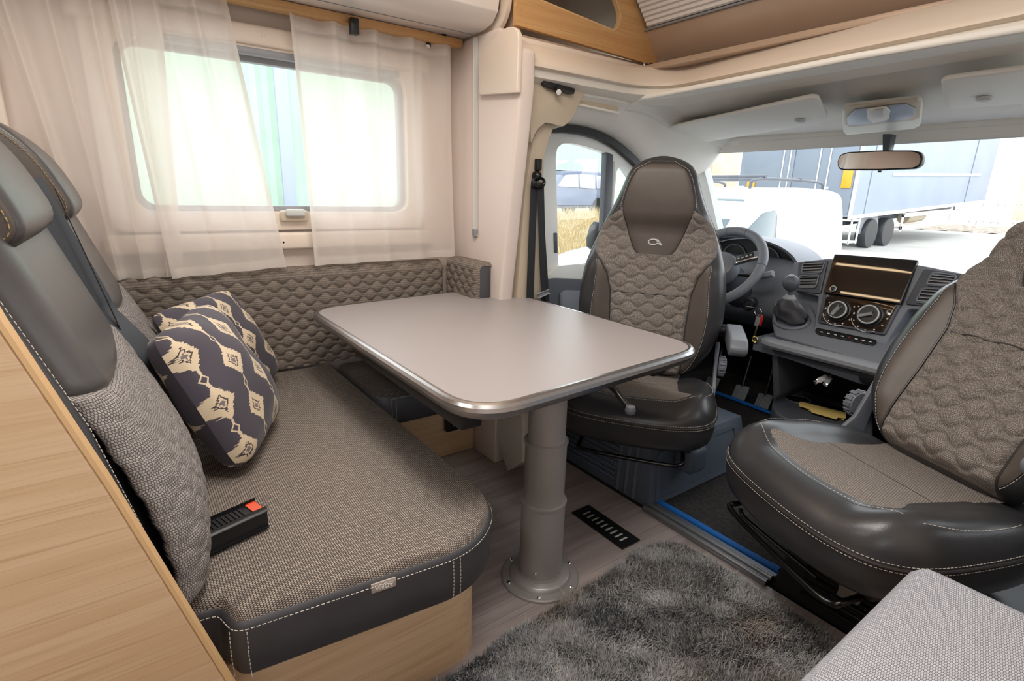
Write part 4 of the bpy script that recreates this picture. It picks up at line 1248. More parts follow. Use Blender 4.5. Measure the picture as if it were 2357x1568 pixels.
# plastic seat consoles bolted to the cab floor
def seat_console(label, x0, x1, y0, y1, mat, mat2):
    t = thing('seat_console', label, 'seat base', ((x0 + x1) / 2, (y0 + y1) / 2, 0), group='cab seat consoles')
    lo = [(x0, y0), (x1, y0), (x1, y1), (x0, y1)]
    V = [(x, y, -.011) for x, y in lo] + [(x + (.045 if x == x0 else -.045), y + (.035 if y == y0 else -.03), .232) for x, y in lo]
    bm = bmesh.new(); vs = [bm.verts.new(v) for v in V]
    for f in ((3, 2, 1, 0), (4, 5, 6, 7), (0, 1, 5, 4), (1, 2, 6, 5), (2, 3, 7, 6), (3, 0, 4, 7)): bm.faces.new([vs[i] for i in f])
    bmesh.ops.recalc_face_normals(bm, faces=bm.faces)
    bevel_bm(bm, .012, 2)
    from_bm('console_box', bm, mat, t, True, .6)
    for k in range(8):
        z = .035 + k * .022; ins = .035 * (z + .011) / .243
        box('rib', (x0 + .09, y0 + ins - .011, z), (x1 - .20, y0 + ins + .005, z + .011), mat, t, .003, 1)
    for dx in (.085, .13, .175):
        sweep('corner_rib', [(x1 - dx, y0 - .002, 0.0), (x1 - dx - .02, y0 + .030, .225)], [(-.006, -.004), (.006, -.004), (.006, .004), (-.006, .004)], mat, t)
    # raised frame on the aisle side
    for s_, xx in ((1, x1), (-1, x0)):
        pts = [(0, y0 + .05, .012), (0, y1 - .06, .012), (0, y1 - .10, .20), (0, y0 + .075, .20)]
        P3 = [np.array([xx - s_ * .045 * (z + .011) / .243 + s_ * .001, y, z]) for _, y, z in pts]
        inner = [p + (np.mean(P3, 0) - p) * np.array([0, .16, .22]) for p in P3]
        for a, b in ((0, 1), (1, 2), (2, 3), (3, 0)):
            sweep('side_frame', [P3[a], P3[b]], [(-.010, -.005), (.010, -.005), (.010, .005), (-.010, .005)], mat2, t, up=(1, 0, .18))
    return t
sc1 = seat_console('blue grey ribbed seat console under the driver seat', -1.92, -1.195, 1.585, 2.30, M['baseblue'], M['baseblue'])
sc2 = seat_console('ribbed seat console under the passenger seat, blackened by painted shade', -.675, .08, 1.565, 2.28, M['black'], M['black'])  # black stands in for the shade over this console
c = Yp(1590, 1060, 1.80)
br = box('swivel_lock', (c[0] - .05, c[1] - .06, c[2] - .04), (c[0] + .05, c[1] + .05, .238), M['baseblue'], sc1, .025, 4)
tube('seat_lever', smooth_path([Yp(1705, 1172, 1.50), Yp(1706, 1180, 1.50), Yp(1722, 1200, 1.50), Yp(1800, 1265, 1.50), Yp(1880, 1330, 1.50)], 4), .007, M['blackm'], sc2, 10)
pl_ = slab('latch_plate', [Yp(1938, 1320, 1.53), Yp(1990, 1345, 1.53), Yp(1975, 1395, 1.53), Yp(1925, 1370, 1.53)], (0, .02, 0), M['pedestal'], sc2, .003)
# table release lever
pv = [Zp(1362, 874, .715), Zp(1385, 880, .712), Zp(1410, 893, .70), Zp(1428, 915, .685), Zp(1446, 938, .672)]
tube('release_lever', smooth_path([(-1.3, 1.25, .718)] + pv, 5), .0085, M['blackm'], tb, 10)
lathe('lever_knob', [(.004, -.014), (.012, -.010), (.015, 0), (.012, .010), (.004, .014)], Zp(1451, 944, .668), M['dgrey'], tb, n=16)
# grey bench at the right
gb = thing('aisle_bench', 'pale grey woven bench seat in the right foreground', 'bench', (.05, .8, 0))
go = round_poly([(-.252, -.3), (.50, -.3), (.50, 1.188), (-.252, 1.188)], [.01, .01, .02, .045], 6)
loft('cushion', go, [(.02, .36), (.004, .37), (0, .39), (0, .515), (.006, .533), (.018, .546), (.035, .551)], M['fabric_grey'], gb, step=.02)
box('base_box', (-.225, -.28, 0), (.505, 1.165, .359), M['wood'], gb, .004)
# ------------------------------------------------------------------ pillar trim, door, belt
bpil = thing('pillar_trim', 'beige upper and lower pillar cladding behind the driver seat', 'trim', Xp(1220, 690, -1.95))
up_ = [(1221, 150), (1378, 184), (1374, 199), (1354, 208), (1340, 222), (1330, 245), (1313, 278), (1297, 291), (1274, 285), (1256, 282), (1240, 294), (1229, 312), (1223, 330), (1219, 262)]
slab('upper_cladding', round_poly([Xp(u, v, -1.93) for u, v in up_], .006, 3), (-.03, 0, 0), M['beige'], bpil, .006, 2)
lo_ = [(1226, 322), (1240, 293), (1256, 280), (1296, 291), (1274, 297), (1263, 325), (1254, 362), (1250, 440), (1256, 560), (1263, 730), (1188, 730), (1199, 560), (1209, 440), (1218, 380)]
slab('lower_cladding', [Xp(u, v, -1.965) for u, v in lo_], (-.09, 0, 0), M['beige'], bpil, .006, 2)
c = Xp(1236, 378, -1.955)
box('height_adjuster', (c[0] - .005, c[1] - .012, c[2] - .028), (c[0] + .018, c[1] + .016, c[2] + .022), M['black'], bpil, .004)
rd = thing('reading_lamp', 'black swivel reading lamp on the beige pillar cladding', 'lamp', Xp(1280, 205, -1.93))
slab('lamp_bar', round_poly([Xp(1243, 186, -1.928), Xp(1316, 206, -1.928), Xp(1314, 218, -1.928), Xp(1303, 217, -1.928), Xp(1250, 200, -1.928), Xp(1243, 193, -1.928)], .004, 3), (.022, 0, 0), M['black'], rd, .003)
c = Xp(1284, 208, -1.90); dl = np.array([.72, -.35, -.45])
lathe('spot_barrel', [(.012, -.022), (.014, -.016), (.014, .016), (.012, .019)], c, M['black'], rd, dl, 18)
lathe('spot_lens', [(.011, .0195), (.011, .022), (.004, .023)], c, M['white'], rd, dl, 18)
XB = -1.945
blt = thing('seat_belt', 'black three point belt hanging on the pillar behind the driver seat', 'seat belt', Xp(1235, 690, XB))
def strap(pxs, x0, th=.003):
    return slab('strap', [Xp(u, v, x0) for u, v in pxs], (th, 0, 0), M['beltblk'], blt, 0)
strap([(1222, 420), (1237, 420), (1233, 520), (1226, 720), (1210, 720), (1216, 560)], XB)
strap([(1236, 420), (1251, 420), (1254, 540), (1264, 700), (1246, 700), (1240, 560)], XB + .006)
c = Xp(1236, 405, XB)
lathe('anchor_bolt', [(.022, -.01), (.024, .0), (.020, .012), (.010, .022), (.004, .024)], c, M['blackm'], blt, (1, 0, 0), 20)
tube('anchor_ring', [c + np.array([.012, .034 * math.cos(a), -.028 + .022 * math.sin(a)]) for a in np.linspace(0, 2 * math.pi, 20, endpoint=False)], .007, M['blackm'], blt, 8, True)
c = Xp(1250, 676, XB + .012)
obox('tongue', c, ((0, 1, .25), (0, -.25, 1), (1, 0, 0)), (.032, .010, .006), M['mgrey'], blt, .004)
obox('tongue_blade', c + np.array([0, .008, -.028]), ((0, 1, .25), (0, -.25, 1), (1, 0, 0)), (.010, .022, .002), M['chrome'], blt, .001)

XD = -2.135
dr = thing('door_1', 'white driver door with window and quarter light', None, Xp(1340, 640, XD), kind='structure')
outer = [(1235, 705), (1238, 300), (1272, 292), (1340, 299), (1400, 321), (1440, 349), (1472, 380), (1500, 425), (1530, 520), (1540, 645), (1540, 705)]
h1 = [(1279, 362), (1283, 340), (1296, 330), (1318, 330), (1352, 338), (1397, 353), (1395, 430), (1391, 520), (1384, 612), (1340, 611), (1300, 612), (1286, 616), (1284, 560)]
h2 = [(1420, 392), (1428, 384), (1438, 388), (1452, 408), (1470, 450), (1474, 560), (1408, 566), (1412, 470)]
def xd(L, x=XD): return [Xp(u, v, x) for u, v in L]
slab('door_frame', xd(outer), (-.04, 0, 0), M['doorwhite'], dr, 0, holes=[round_poly(xd(h1), .012, 3), round_poly(xd(h2), .01, 3)], smooth=False)
slab('door_glass', xd([(1270, 322), (1400, 345), (1388, 622), (1274, 624)], XD - .02), (-.004, 0, 0), M['glass'], dr, 0)
slab('quarter_glass', xd([(1404, 370), (1450, 390), (1482, 450), (1482, 572), (1400, 572)], XD - .02), (-.004, 0, 0), M['glass'], dr, 0)
slab('division_bar', xd([(1397, 350), (1412, 356), (1400, 640), (1384, 640)], XD + .012), (-.04, 0, 0), M['dgrey'], dr, .004)
slab('window_rim', xd([(1412, 372), (1416, 372), (1404, 640), (1400, 640)], XD + .012), (-.04, 0, 0), M['lgrey'], dr, .002)
slab('sill', round_poly(xd([(1262, 634), (1286, 612), (1330, 608), (1390, 612), (1540, 630), (1540, 652), (1262, 652)], XD + .03), .01, 3), (-.05, 0, 0), M['doorwhite'], dr, .01, 3)
slab('door_card', round_poly(xd([(1240, 646), (1275, 640), (1330, 642), (1540, 655), (1540, 1000), (1240, 1000)], XD + .035), .02, 4), (-.05, 0, 0), M['dgrey'], dr, .012, 3)
slab('card_pocket', round_poly(xd([(1290, 675), (1300, 668), (1420, 672), (1420, 900), (1290, 900)], XD + .045), .02, 4), (-.012, 0, 0), M['dgrey2'], dr, .006, 2)
slab('lock_strip', round_poly(xd([(1275, 536), (1283, 536), (1284, 582), (1276, 582)], XD + .004), .004, 2), (-.02, 0, 0), M['dgrey'], dr, .002)
sl = [Xp(u, v, XD + .02) for u, v in [(1262, 296), (1300, 296), (1340, 301), (1380, 313), (1415, 332), (1445, 356), (1472, 384), (1495, 420)]]
sweep('door_seal', smooth_path(sl, 4), [(-.018, -.014), (.018, -.014), (.022, 0), (.018, .014), (-.018, .014)], M['black'], dr, up=(1, 0, 0))
lathe('wing_mirror', [(.01, -.09), (.06, -.07), (.075, -.02), (.075, .05), (.06, .09), (.01, .10)], Xp(1378, 548, -2.42), M['black'], dr, (.1, .2, 1), 20)

# ------------------------------------------------------------------ headliner fittings
PN = (0, .125, 1.0)
def hp(u, v, off=0.0): return Pp(u, v, (0, 2.12, 1.655 - off), PN)
def visor(label, px_, clip):
    t = thing('sun_visor', label, 'sun visor', hp(*px_[0]), group='sun visors')
    slab('visor_panel', round_poly([hp(u, v, .022) for u, v in px_], .03, 5), (0, -.003, -.018), M['visor'], t, .007, 3)
    c = hp(*clip, .044)
    lathe('visor_clip', [(.022, 0), (.022, .006), (.012, .009)], c, M['lgrey'], t, (0, -.2, -1), 16)
    return t
visor('left sun visor above the steering wheel', [(1527, 291), (1868, 214), (1886, 216), (1907, 262), (1893, 276), (1553, 332), (1541, 330)], (1842, 277))
visor('right sun visor on the passenger side', [(2168, 172), (2420, 138), (2420, 222), (2185, 242), (2176, 232)], (2265, 226))
oc_ = thing('overhead_console', 'overhead console with map light in the middle of the headliner', 'console', hp(2030, 260))
slab('console_body', round_poly([hp(u, v, .014) for u, v in [(1943, 237), (2116, 218), (2126, 226), (2122, 273), (2108, 280), (1952, 296), (1944, 288)]], .012, 4), (0, -.004, -.03), M['console'], oc_, .010, 3)
slab('console_rim', round_poly([hp(u, v, .046) for u, v in [(1946, 243), (2112, 225), (2121, 232), (2118, 268), (2106, 275), (1955, 291), (1947, 284)]], .012, 4), (0, -.002, -.004), M['beige'], oc_, .003, 2)
slab('blue_insert', round_poly([hp(u, v, .051) for u, v in [(1950, 268), (1968, 250), (1998, 247), (2084, 237), (2108, 248), (2107, 262), (2090, 273), (2012, 282), (1975, 286), (1951, 285)]], .008, 4), (0, -.002, -.005), M['consoleblue'], oc_, .003, 2)
slab('map_light', round_poly([hp(u, v, .057) for u, v in [(1996, 249), (2040, 244), (2050, 252), (2046, 272), (2010, 280), (1998, 270)]], .008, 4), (0, -.002, -.007), M['console'], oc_, .003, 2)
slab('light_button', round_poly([hp(u, v, .0655) for u, v in [(2012, 252), (2034, 250), (2033, 268), (2013, 271)]], .004, 3), (0, -.001, -.003), M['lgrey'], oc_, .002, 2)
mr = thing('rear_view_mirror', 'rear view mirror hanging at the top of the windscreen', 'mirror', Yp(2025, 372, 2.82))
mo = [(1926, 372), (1932, 356), (1950, 350), (2025, 346), (2100, 346), (2118, 350), (2124, 364), (2120, 380), (2106, 389), (2025, 392), (1938, 392), (1928, 388)]
mp_ = [Yp(u, v, 2.80) for u, v in mo]
slab('mirror_housing', round_poly(mp_, .012, 4), (0, .04, 0), M['black'], mr, .008, 3)
cc = np.mean(mp_, 0)
slab('mirror_glass', round_poly([cc + (q - cc) * np.array([.965, 1, .86]) + np.array([0, -.0012, 0]) for q in mp_], .012, 4), (0, .001, 0), M['mirror'], mr, 0)
slab('mirror_stem', [Yp(2030, 308, 2.90), Yp(2053, 308, 2.90), Yp(2044, 350, 2.82), Yp(2030, 350, 2.82)], (0, .06, 0), M['dgrey'], mr, .006)
lathe('mirror_tab', [(.008, 0), (.008, .008)], Yp(2025, 393, 2.812), M['black'], mr, (0, 0, -1), 10)

# ------------------------------------------------------------------ dashboard
db = thing('dashboard', 'grey moulded dashboard with centre stack, vents and lower tray', 'dashboard', (-1.0, 3.0, 0))
dp = [(3.47, .845), (3.0, .908), (2.90, .912), (2.84, .895), (2.80, .85), (2.765, .70), (2.755, .63), (2.80, .585), (2.95, .50), (3.47, .50)]
slab('dash_body', round_poly([(-2.13, y, z) for y, z in dp], .03, 4), (2.45, 0, 0), M['dgrey2'], db, 0)
# instrument hood
cx_, cz_, rx_, rz_ = -1.70, .845, .335, .165
hood = [(cx_ + rx_ * math.cos(a), 2.90, cz_ + rz_ * abs(math.sin(a)) ** .8) for a in np.linspace(math.pi, 0, 30)]
V = []; F = []
for a in np.linspace(math.pi, 0, 36):
    s_ = abs(math.sin(a)) ** .8; c_ = math.cos(a)
    for (dr_, yy) in ((1.0, 2.79), (1.0, 3.08), (.93, 3.06), (.93, 2.80)):
        V.append((cx_ + rx_ * c_ * dr_, yy + .05 * (1 - s_), cz_ + rz_ * s_ * dr_ + (.012 if yy < 2.9 else 0)))
for i in range(35):
    for q in range(4): F.append((i * 4 + q, i * 4 + (q + 1) % 4, i * 4 + 4 + (q + 1) % 4, i * 4 + 4 + q))
F += [(0, 1, 2, 3), (35 * 4 + 3, 35 * 4 + 2, 35 * 4 + 1, 35 * 4)]
mesh('instrument_hood', V, F, M['dgrey2'], db, True, .7)
fc = [(cx_ + rx_ * .93 * math.cos(a), 2.95, cz_ + rz_ * .93 * abs(math.sin(a)) ** .8) for a in np.linspace(math.pi, 0, 24)]
slab('instrument_face', fc + [(cx_ + rx_ * .93, 2.95, .70), (cx_ - rx_ * .93, 2.95, .70)], (0, .02, 0), M['black'], db, 0)
for dx in (-.11, .09):
    tube('gauge_ring', [(cx_ + dx + .075 * math.cos(a), 2.945, .885 + .075 * math.sin(a)) for a in np.linspace(0, 6.283, 28, endpoint=False)], .006, M['mgrey'], db, 8, True)
# centre stack planes
SN = np.array([0, -.94, .34]); SP = np.array([-1.0, 2.72, .75])
def cs(u, v, off=0.0): return Pp(u, v, SP + SN * off, SN)
def csl(name, L, off, th, mat, parent, r=.01, bev=.004, seg=2):
    P3 = [cs(u, v, off) for u, v in L]
    return slab(name, round_poly(P3, r, 4), tuple(-SN * th), mat, parent, bev, seg)
csl('stack_panel', [(1826, 604), (1905, 595), (2116, 610), (2240, 634), (2215, 716), (2090, 712), (2052, 770), (2035, 800), (1872, 764), (1884, 682), (1826, 668)], .022, .16, M['dgrey2'], db, .012, .006, 3)
csl('vent_housing', [(1838, 604), (1906, 597), (1888, 676), (1832, 670)], .034, .03, M['dgrey'], db, .012)
csl('vent_housing', [(2126, 618), (2226, 632), (2200, 712), (2082, 700)], .034, .03, M['dgrey'], db, .012)
def air_vent(L):
    q = [cs(u, v, .036) for u, v in L]
    v_ = slab('air_vent', round_poly(q, .010, 3), tuple(SN * .003), M['black'], db, .001)
    tube('vent_rim', round_poly([p + SN * .006 for p in q], .014, 4), .0035, M['dgrey2'], v_, 6, True)
    for k in range(4):
        f = (k + .6) / 4.2
        a = q[0] + (q[3] - q[0]) * f; b = q[1] + (q[2] - q[1]) * f
        d = b - a; a = a + d * .06; b = b - d * .06
        ca = (a + b) / 2 + SN * .006; L2 = np.linalg.norm(b - a) / 2
        obox('vent_slat', ca, (b - a, SN + np.array([0, 0, -.5]), np.cross(b - a, SN)), (L2, .005, .0016), M['mgrey'], v_, .0006, 1)
    return v_
for L in ([(1850, 604), (1900, 602), (1890, 629), (1845, 631)], [(1842, 635), (1886, 634), (1878, 663), (1837, 663)],
          [(2147, 628), (2204, 635), (2188, 660), (2132, 657)], [(2124, 664), (2184, 668), (2164, 703), (2108, 696)]):
    air_vent(L)
csl('stack_bezel', [(1895, 672), (2075, 698), (2036, 772), (1880, 742)], .036, .03, M['dgrey'], db, .012, .005)
cp_ = csl('climate_panel', [(1903, 676), (2066, 701), (2031, 765), (1888, 738)], .040, .02, plain('smoked_gloss_panel', (46, 34, 24), .05), db, .008, .002)
for (u, v, r_, ang) in ((1932, 716, .044, 2.0), (2003, 727, .047, 2.75)):
    c = cs(u, v, .041)
    kb = lathe('climate_knob', [(.050 * r_ / .044, 0), (.050 * r_ / .044, .008), (r_, .010), (r_, .024), (r_ * .9, .028)], c, M['black'], cp_, SN, 28)
    e1 = np.array([1.0, 0, 0]); e2 = np.cross(SN, e1)
    tube('knob_ring', [c + SN * .0285 + (e1 * math.cos(a) + e2 * math.sin(a)) * r_ * .86 for a in np.linspace(0, 6.283, 28, endpoint=False)], .0035, M['lgrey'], kb, 6, True)
    dr_ = e1 * math.cos(ang) - e2 * math.sin(ang)
    dr_ = -dr_ if False else dr_
    obox('pointer', c + SN * .029 + dr_ * r_ * .18, (dr_, np.cross(SN, dr_), SN), (r_ * .55, .008, .006), M['mgrey'], kb, .005, 2)
    for k in range(9):
        a = math.radians(-210 + k * 30)
        q = c + (e1 * math.cos(a) + e2 * math.sin(a)) * r_ * 1.42
        lathe('scale_mark', [(.0035, 0), (.0035, .0006)], q - SN * .0008, M['white'] if k % 2 else M['lgrey'], cp_, SN, 8)
    tube('scale_arc', [c + SN * .0003 + (e1 * math.cos(a) + e2 * math.sin(a)) * r_ * 1.6 for a in np.linspace(math.radians(200), math.radians(300), 12)], .0014, M['white'], cp_, 5)
# touch screen
tsn = thing('touch_screen', 'dark touch screen standing proud of the centre stack', 'screen', cs(2000, 680, .05))
SN2 = np.array([0, -.90, .43])
def sc_(u, v, off=0.0): return Pp(u, v, cs(1985, 685, .055) + SN2 * off, SN2)
slab('screen_body', round_poly([sc_(u, v) for u, v in [(1921, 585), (2113, 599), (2073, 699), (1895, 673)]], .005, 3), tuple(-SN2 * .022), M['black'], tsn, .003, 2)
slab('screen_glass', round_poly([sc_(u, v, .0012) for u, v in [(1923, 588), (2109, 602), (2070, 696), (1898, 671)]], .004, 3), tuple(-SN2 * .001), M['screen'], tsn, 0)
c = sc_(1919, 666, .001)
lathe('volume_knob', [(.014, 0), (.014, .008), (.009, .010)], c, M['black'], tsn, SN2, 20)
tube('knob_ring', [c + SN2 * .009 + (np.array([1, 0, 0]) * math.cos(a) + np.cross(SN2, [1, 0, 0]) * math.sin(a)) * .013 for a in np.linspace(0, 6.283, 20, endpoint=False)], .002, M['lgrey'], tsn, 6, True)
# lower deck with switch strip
DN = np.array([0, -.62, .785]); DP = np.array([-1.1, 2.62, .60])
def dk(u, v, off=0.0): return Pp(u, v, DP + DN * off, DN)
slab('lower_deck', round_poly([dk(u, v) for u, v in [(1782, 690), (1862, 690), (1884, 744), (2034, 776), (2060, 760), (2110, 765), (2120, 800), (2060, 850), (2015, 838), (1783, 772), (1776, 740)]], .02, 4), tuple(-DN * .08), M['dgrey2'], db, .010, 3)
swp = slab('switch_strip', round_poly([dk(u, v, .001) for u, v in [(1880, 756), (2016, 784), (2019, 790), (2010, 797), (1882, 771), (1876, 764)]], .006, 3), tuple(DN * .006), M['black'], db, .002)
for k in range(8):
    f = (k + .7) / 8.4
    a = dk(1880 + 134 * f, 763 + 27 * f, .0075)
    b_ = obox('switch', a, ((1, 0, 0), np.cross(DN, [1, 0, 0]), DN), (.012, .008, .0025), M['black'], swp, .001, 1)
    if k == 4:
        tube('hazard_mark', [a + DN * .003 + np.array([x, 0, 0]) + np.cross(DN, [1, 0, 0]) * y for x, y in ((-.006, -.004), (.006, -.004), (0, .006))], .0012, M['redorange'], b_, 5, True)
    else:
        obox('switch_mark', a + DN * .0028, ((1, 0, 0), np.cross(DN, [1, 0, 0]), DN), (.006, .0022, .0004), M['white'], b_, 0.0002, 1)
# gear lever
gl_ = thing('gear_lever', 'gear lever with round knob and gathered leather boot', 'gear lever', dk(1822, 750))
kc = Yp(1821, 652, 2.56)
bc_ = dk(1822, 738, .0)
lathe('knob', [(.006, -.040), (.018, -.036), (.033, -.02), (.039, 0), (.036, .018), (.026, .031), (.012, .036)], kc, M['dgrey'], gl_, (0, -.25, 1), 28)
lathe('knob_cap', [(.017, .0345), (.017, .0375), (.01, .0385)], kc, M['black'], gl_, (0, -.25, 1), 20)
tube('gear_pattern', [kc + np.array([x, -.25 * .0395 + y * 1, .0392 + .2 * y]) for x, y in ((-.008, -.008), (-.008, .008), (-.008, 0), (0, 0), (0, .008), (0, -.008), (0, 0), (.008, 0), (.008, .008))], .0012, M['lgrey'], gl_, 5)
sh_b = kc + np.array([0, .01, -.070])
tube('shaft', [kc + np.array([0, .008, -.03]), sh_b], .010, M['dgrey'], gl_, 12)
lathe('collar', [(.030, 0), (.032, .006), (.020, .022)], sh_b + np.array([0, .0, -.01]), M['mgrey'], gl_, n=20)
top_, bot_ = sh_b + np.array([0, 0, -.005]), bc_ + DN * .004
def boot(u, v):
    a = u * 2 * np.pi; c = np.outer(1 - v, top_) + np.outer(v, bot_)
    r = .030 + .042 * v ** .6 + .012 * np.sin(np.pi * v)
    wr = 1 + (.10 * np.sin(7 * a + 4 * v) * (1 - .5 * v) + .07 * np.sin(4 * a - 9 * v)) 
    return c + np.stack([r * wr * np.cos(a), r * wr * np.sin(a) * .8, .10 * v * 0 + .008 * np.sin(3 * a + 8 * v) * v], 1)
gridmesh('boot', boot, 49, 22, leather('boot_leather', (92, 91, 93), .38), gl_)
tube('boot_rim', [bot_ + np.array([.082 * math.cos(a), .058 * math.sin(a) * .8, .058 * math.sin(a) * .62]) for a in np.linspace(0, 6.283, 24, endpoint=False)], .009, M['dgrey2'], db, 8, True)
# shelf bar, drawer and lower bin
YS = 2.50
a0, a1 = Yp(1760, 786, YS), Yp(2024, 852, YS)
bar = [(-.03, -.022), (.022, -.022), (.032, -.008), (.030, .008), (.014, .018), (-.03, .020)]
sweep('shelf_bar', [a0 + np.array([.0, .035, 0]), a0 + np.array([.012, .008, 0]), a0 + np.array([.04, 0, 0]), a1, a1 + np.array([.35, 0, 0])], [(-b[0], b[1]) if False else b for b in bar], M['mgrey'], db, angle=.6)
slab('drawer_front', round_poly([Yp(u, v, YS + .012) for u, v in [(1775, 800), (1815, 806), (2020, 862), (2016, 890), (1980, 884), (1784, 816)]], .006, 3), (0, .20, 0), M['dgrey'], db, .005)
slab('drawer_line', [Yp(u, v, YS + .0105) for u, v in [(1817, 803), (2004, 851), (2004, 853), (1817, 805)]], (0, .002, 0), M['black'], db, 0)
lathe('drawer_hinge', [(.030, 0), (.034, .004), (.034, .012), (.02, .016)], Yp(2000, 868, YS - .004), M['black'], db, (0, -1, 0), 20)
slab('deck_support', [(-1.40, 2.56, .54), (-1.40, 3.2, .54), (-1.40, 3.2, .50), (-1.40, 2.56, .47)], (.9, 0, 0), M['dgrey2'], db, .004)
ZB = .20
tray = [Zp(u, v, ZB) for u, v in [(1777, 930), (1783, 908), (1800, 897), (1840, 897), (1905, 915), (2010, 950), (2010, 1000), (1935, 1000), (1830, 975), (1786, 950)]]
slab('bin_tray', round_poly(tray, .03, 4), (0, 0, -.19), M['dgrey'], db, .014, 3)
slab('bin_well', round_poly([Zp(u, v, ZB + .002) for u, v in [(1868, 918), (1990, 955), (1975, 975), (1850, 938)]], .02, 4), (0, 0, -.004), M['black'], db, .001)
cq = Zp(1836, 921, ZB)
tube('cup_rim', [cq + np.array([.060 * math.cos(a), .060 * math.sin(a), .003]) for a in np.linspace(0, 6.283, 28, endpoint=False)], .005, M['dgrey'], db, 8, True)
lathe('cup_well', [(.057, 0), (.057, .0025)], cq, M['black'], db, n=28)
slab('bin_side', [Yp(1776, 812, 2.56), Yp(1790, 814, 2.56), Yp(1795, 905, 2.60), Yp(1779, 925, 2.60)], (0, .5, 0), M['dgrey'], db, .006)
box('bin_back', (-1.33, 2.98, -.01), (-.55, 3.0, .56), M['black'], db, .004)
# small things in the cab
pp_ = thing('folded_paper', 'folded yellow paper lying in the dashboard bin', 'paper', Zp(1895, 945, ZB + .008))
slab('sheet', [Zp(u, v, ZB + .014) for u, v in [(1839, 928), (1844, 926), (1948, 952), (1946, 964), (1930, 962), (1925, 966), (1868, 950), (1862, 942), (1840, 936)]], (0, 0, .004), M['yellow'], pp_, .0005)
slab('fold', [Zp(u, v, ZB + .006) for u, v in [(1846, 934), (1944, 962), (1942, 969), (1930, 962), (1868, 950)]], (0, 0, .003), M['yellow'], pp_, .0005)
ub = thing('usb_cable', 'two usb plugs dangling under the centre shelf', 'cable', Yp(1900, 875, 2.58))
root = Yp(1914, 862, 2.58)
for (e, m_) in (((1878, 880), M['lgrey']), ((1900, 886), M['mgrey'])):
    e3 = Yp(*e, 2.56); d = e3 - root; L_ = np.linalg.norm(d); d /= L_
    tube('cord', smooth_path([root + np.array([0, .05, .04]), root, root + d * L_ * .3], 5), .003, M['dgrey'], ub, 6)
    sd = np.cross(d, [0, 1, 0])
    obox('plug', root + d * L_ * .55, (d, sd, (0, 1, 0)), (L_ * .28, .013, .006), m_, ub, .004)
    obox('plug_tip', root + d * L_ * .95, (d, sd, (0, 1, 0)), (L_ * .14, .010, .004), M['chrome'], ub, .001)
# steering wheel
sw = thing('steering_wheel', 'grey leather steering wheel with button spokes', 'steering wheel', Yp(1657, 612, 2.55))
wc = Yp(1656, 612, 2.55); wn = np.array([0, -.80, .60]); e1 = np.array([1.0, 0, 0]); e2 = np.cross(wn, e1); e2 = e2 if e2[2] > 0 else -e2
RW = .222
tube('rim', [wc + (e1 * math.cos(a) + e2 * math.sin(a)) * RW for a in np.linspace(0, 6.2832, 64, endpoint=False)], .0245, M['dgrey2'], sw, 14, True)
lathe('hub', [(.085, -.06), (.088, -.02), (.080, .012), (.05, .030), (.012, .036)], wc, M['dgrey2'], sw, wn, 32)
for ang in (28, 152):
    a = math.radians(ang); d = e1 * math.cos(a) + e2 * math.sin(a); s = np.cross(wn, d)
    sp_a = obox('spoke', wc + d * .145, (d, s, wn), (.075, .024, .010), M['dgrey2'], sw, .006)
    obox('button_pad', wc + d * .135 + wn * .011, (d, s, wn), (.045, .017, .004), M['black'], sp_a, .004)
    obox('spoke_trim', wc + d * .145 - s * .021 + wn * .011, (d, s, wn), (.055, .0045, .004), M['chrome'], sp_a, .002)
    for k in range(4):
        obox('button_mark', wc + d * (.105 + k * .02) + wn * .0155, (d, s, wn), (.005, .004, .0006), M['lgrey'], sp_a, .0003, 1)
for ang in (-72, -108):
    a = math.radians(ang); d = e1 * math.cos(a) + e2 * math.sin(a); s = np.cross(wn, d)
    obox('spoke', wc + d * .145, (d, s, wn), (.07, .012, .008), M['dgrey2'], sw, .004)
for ang in (8, 172, 75, 105):
    a = math.radians(ang); d = e1 * math.cos(a) + e2 * math.sin(a); tn = np.cross(wn, d)
    tube('rim_seam', [wc + d * RW + (d * math.cos(b) + wn * math.sin(b)) * .0249 for b in np.linspace(0, 6.283, 16, endpoint=False)], .0012, M['dgrey'], sw, 5, True)
lathe('column_shroud', [(.075, -.30), (.085, -.12), (.07, -.065)], wc, M['dgrey'], db, wn, 24)
st_c = Yp(1750, 636, 2.62)
tube('stalk', [wc - wn * .07 + e1 * .06, st_c], .009, M['black'], sw, 10)
tube('stalk_grip', [st_c, Yp(1780, 630, 2.62)], .017, M['mgrey'], sw, 12)
# ignition lock and key bunch
ig = thing('ignition_key', 'key in the ignition lock with a red tag and brass ring', 'key', Yp(1730, 720, 2.60))
c = Yp(1722, 700, 2.62)
lathe('lock_barrel', [(.034, -.10), (.036, 0), (.026, .012)], c, M['black'], ig, (.35, -.90, .1), 20)
obox('key_head', c + np.array([.02, -.045, 0]), ((.35, -.90, .0), (0, 0, 1), (.9, .35, 0)), (.030, .013, .005), M['black'], ig, .004)
r0 = Yp(1745, 718, 2.55)
tube('key_ring', [r0 + np.array([.018 * math.cos(a), 0, .018 * math.sin(a)]) for a in np.linspace(0, 6.283, 20, endpoint=False)], .0025, M['chrome'], ig, 6, True)
tube('ring_link', [c + np.array([.03, -.07, 0]), Yp(1746, 710, 2.55)], .004, M['chrome'], ig, 6)
obox('red_tag', Yp(1751, 738, 2.55), ((.1, 0, 1), (1, 0, -.1), (0, 1, 0)), (.026, .008, .004), M['red'], ig, .003)
obox('grey_tag', Yp(1743, 740, 2.545), ((.1, 0, 1), (1, 0, -.1), (0, 1, 0)), (.026, .011, .003), M['mgrey'], ig, .003)
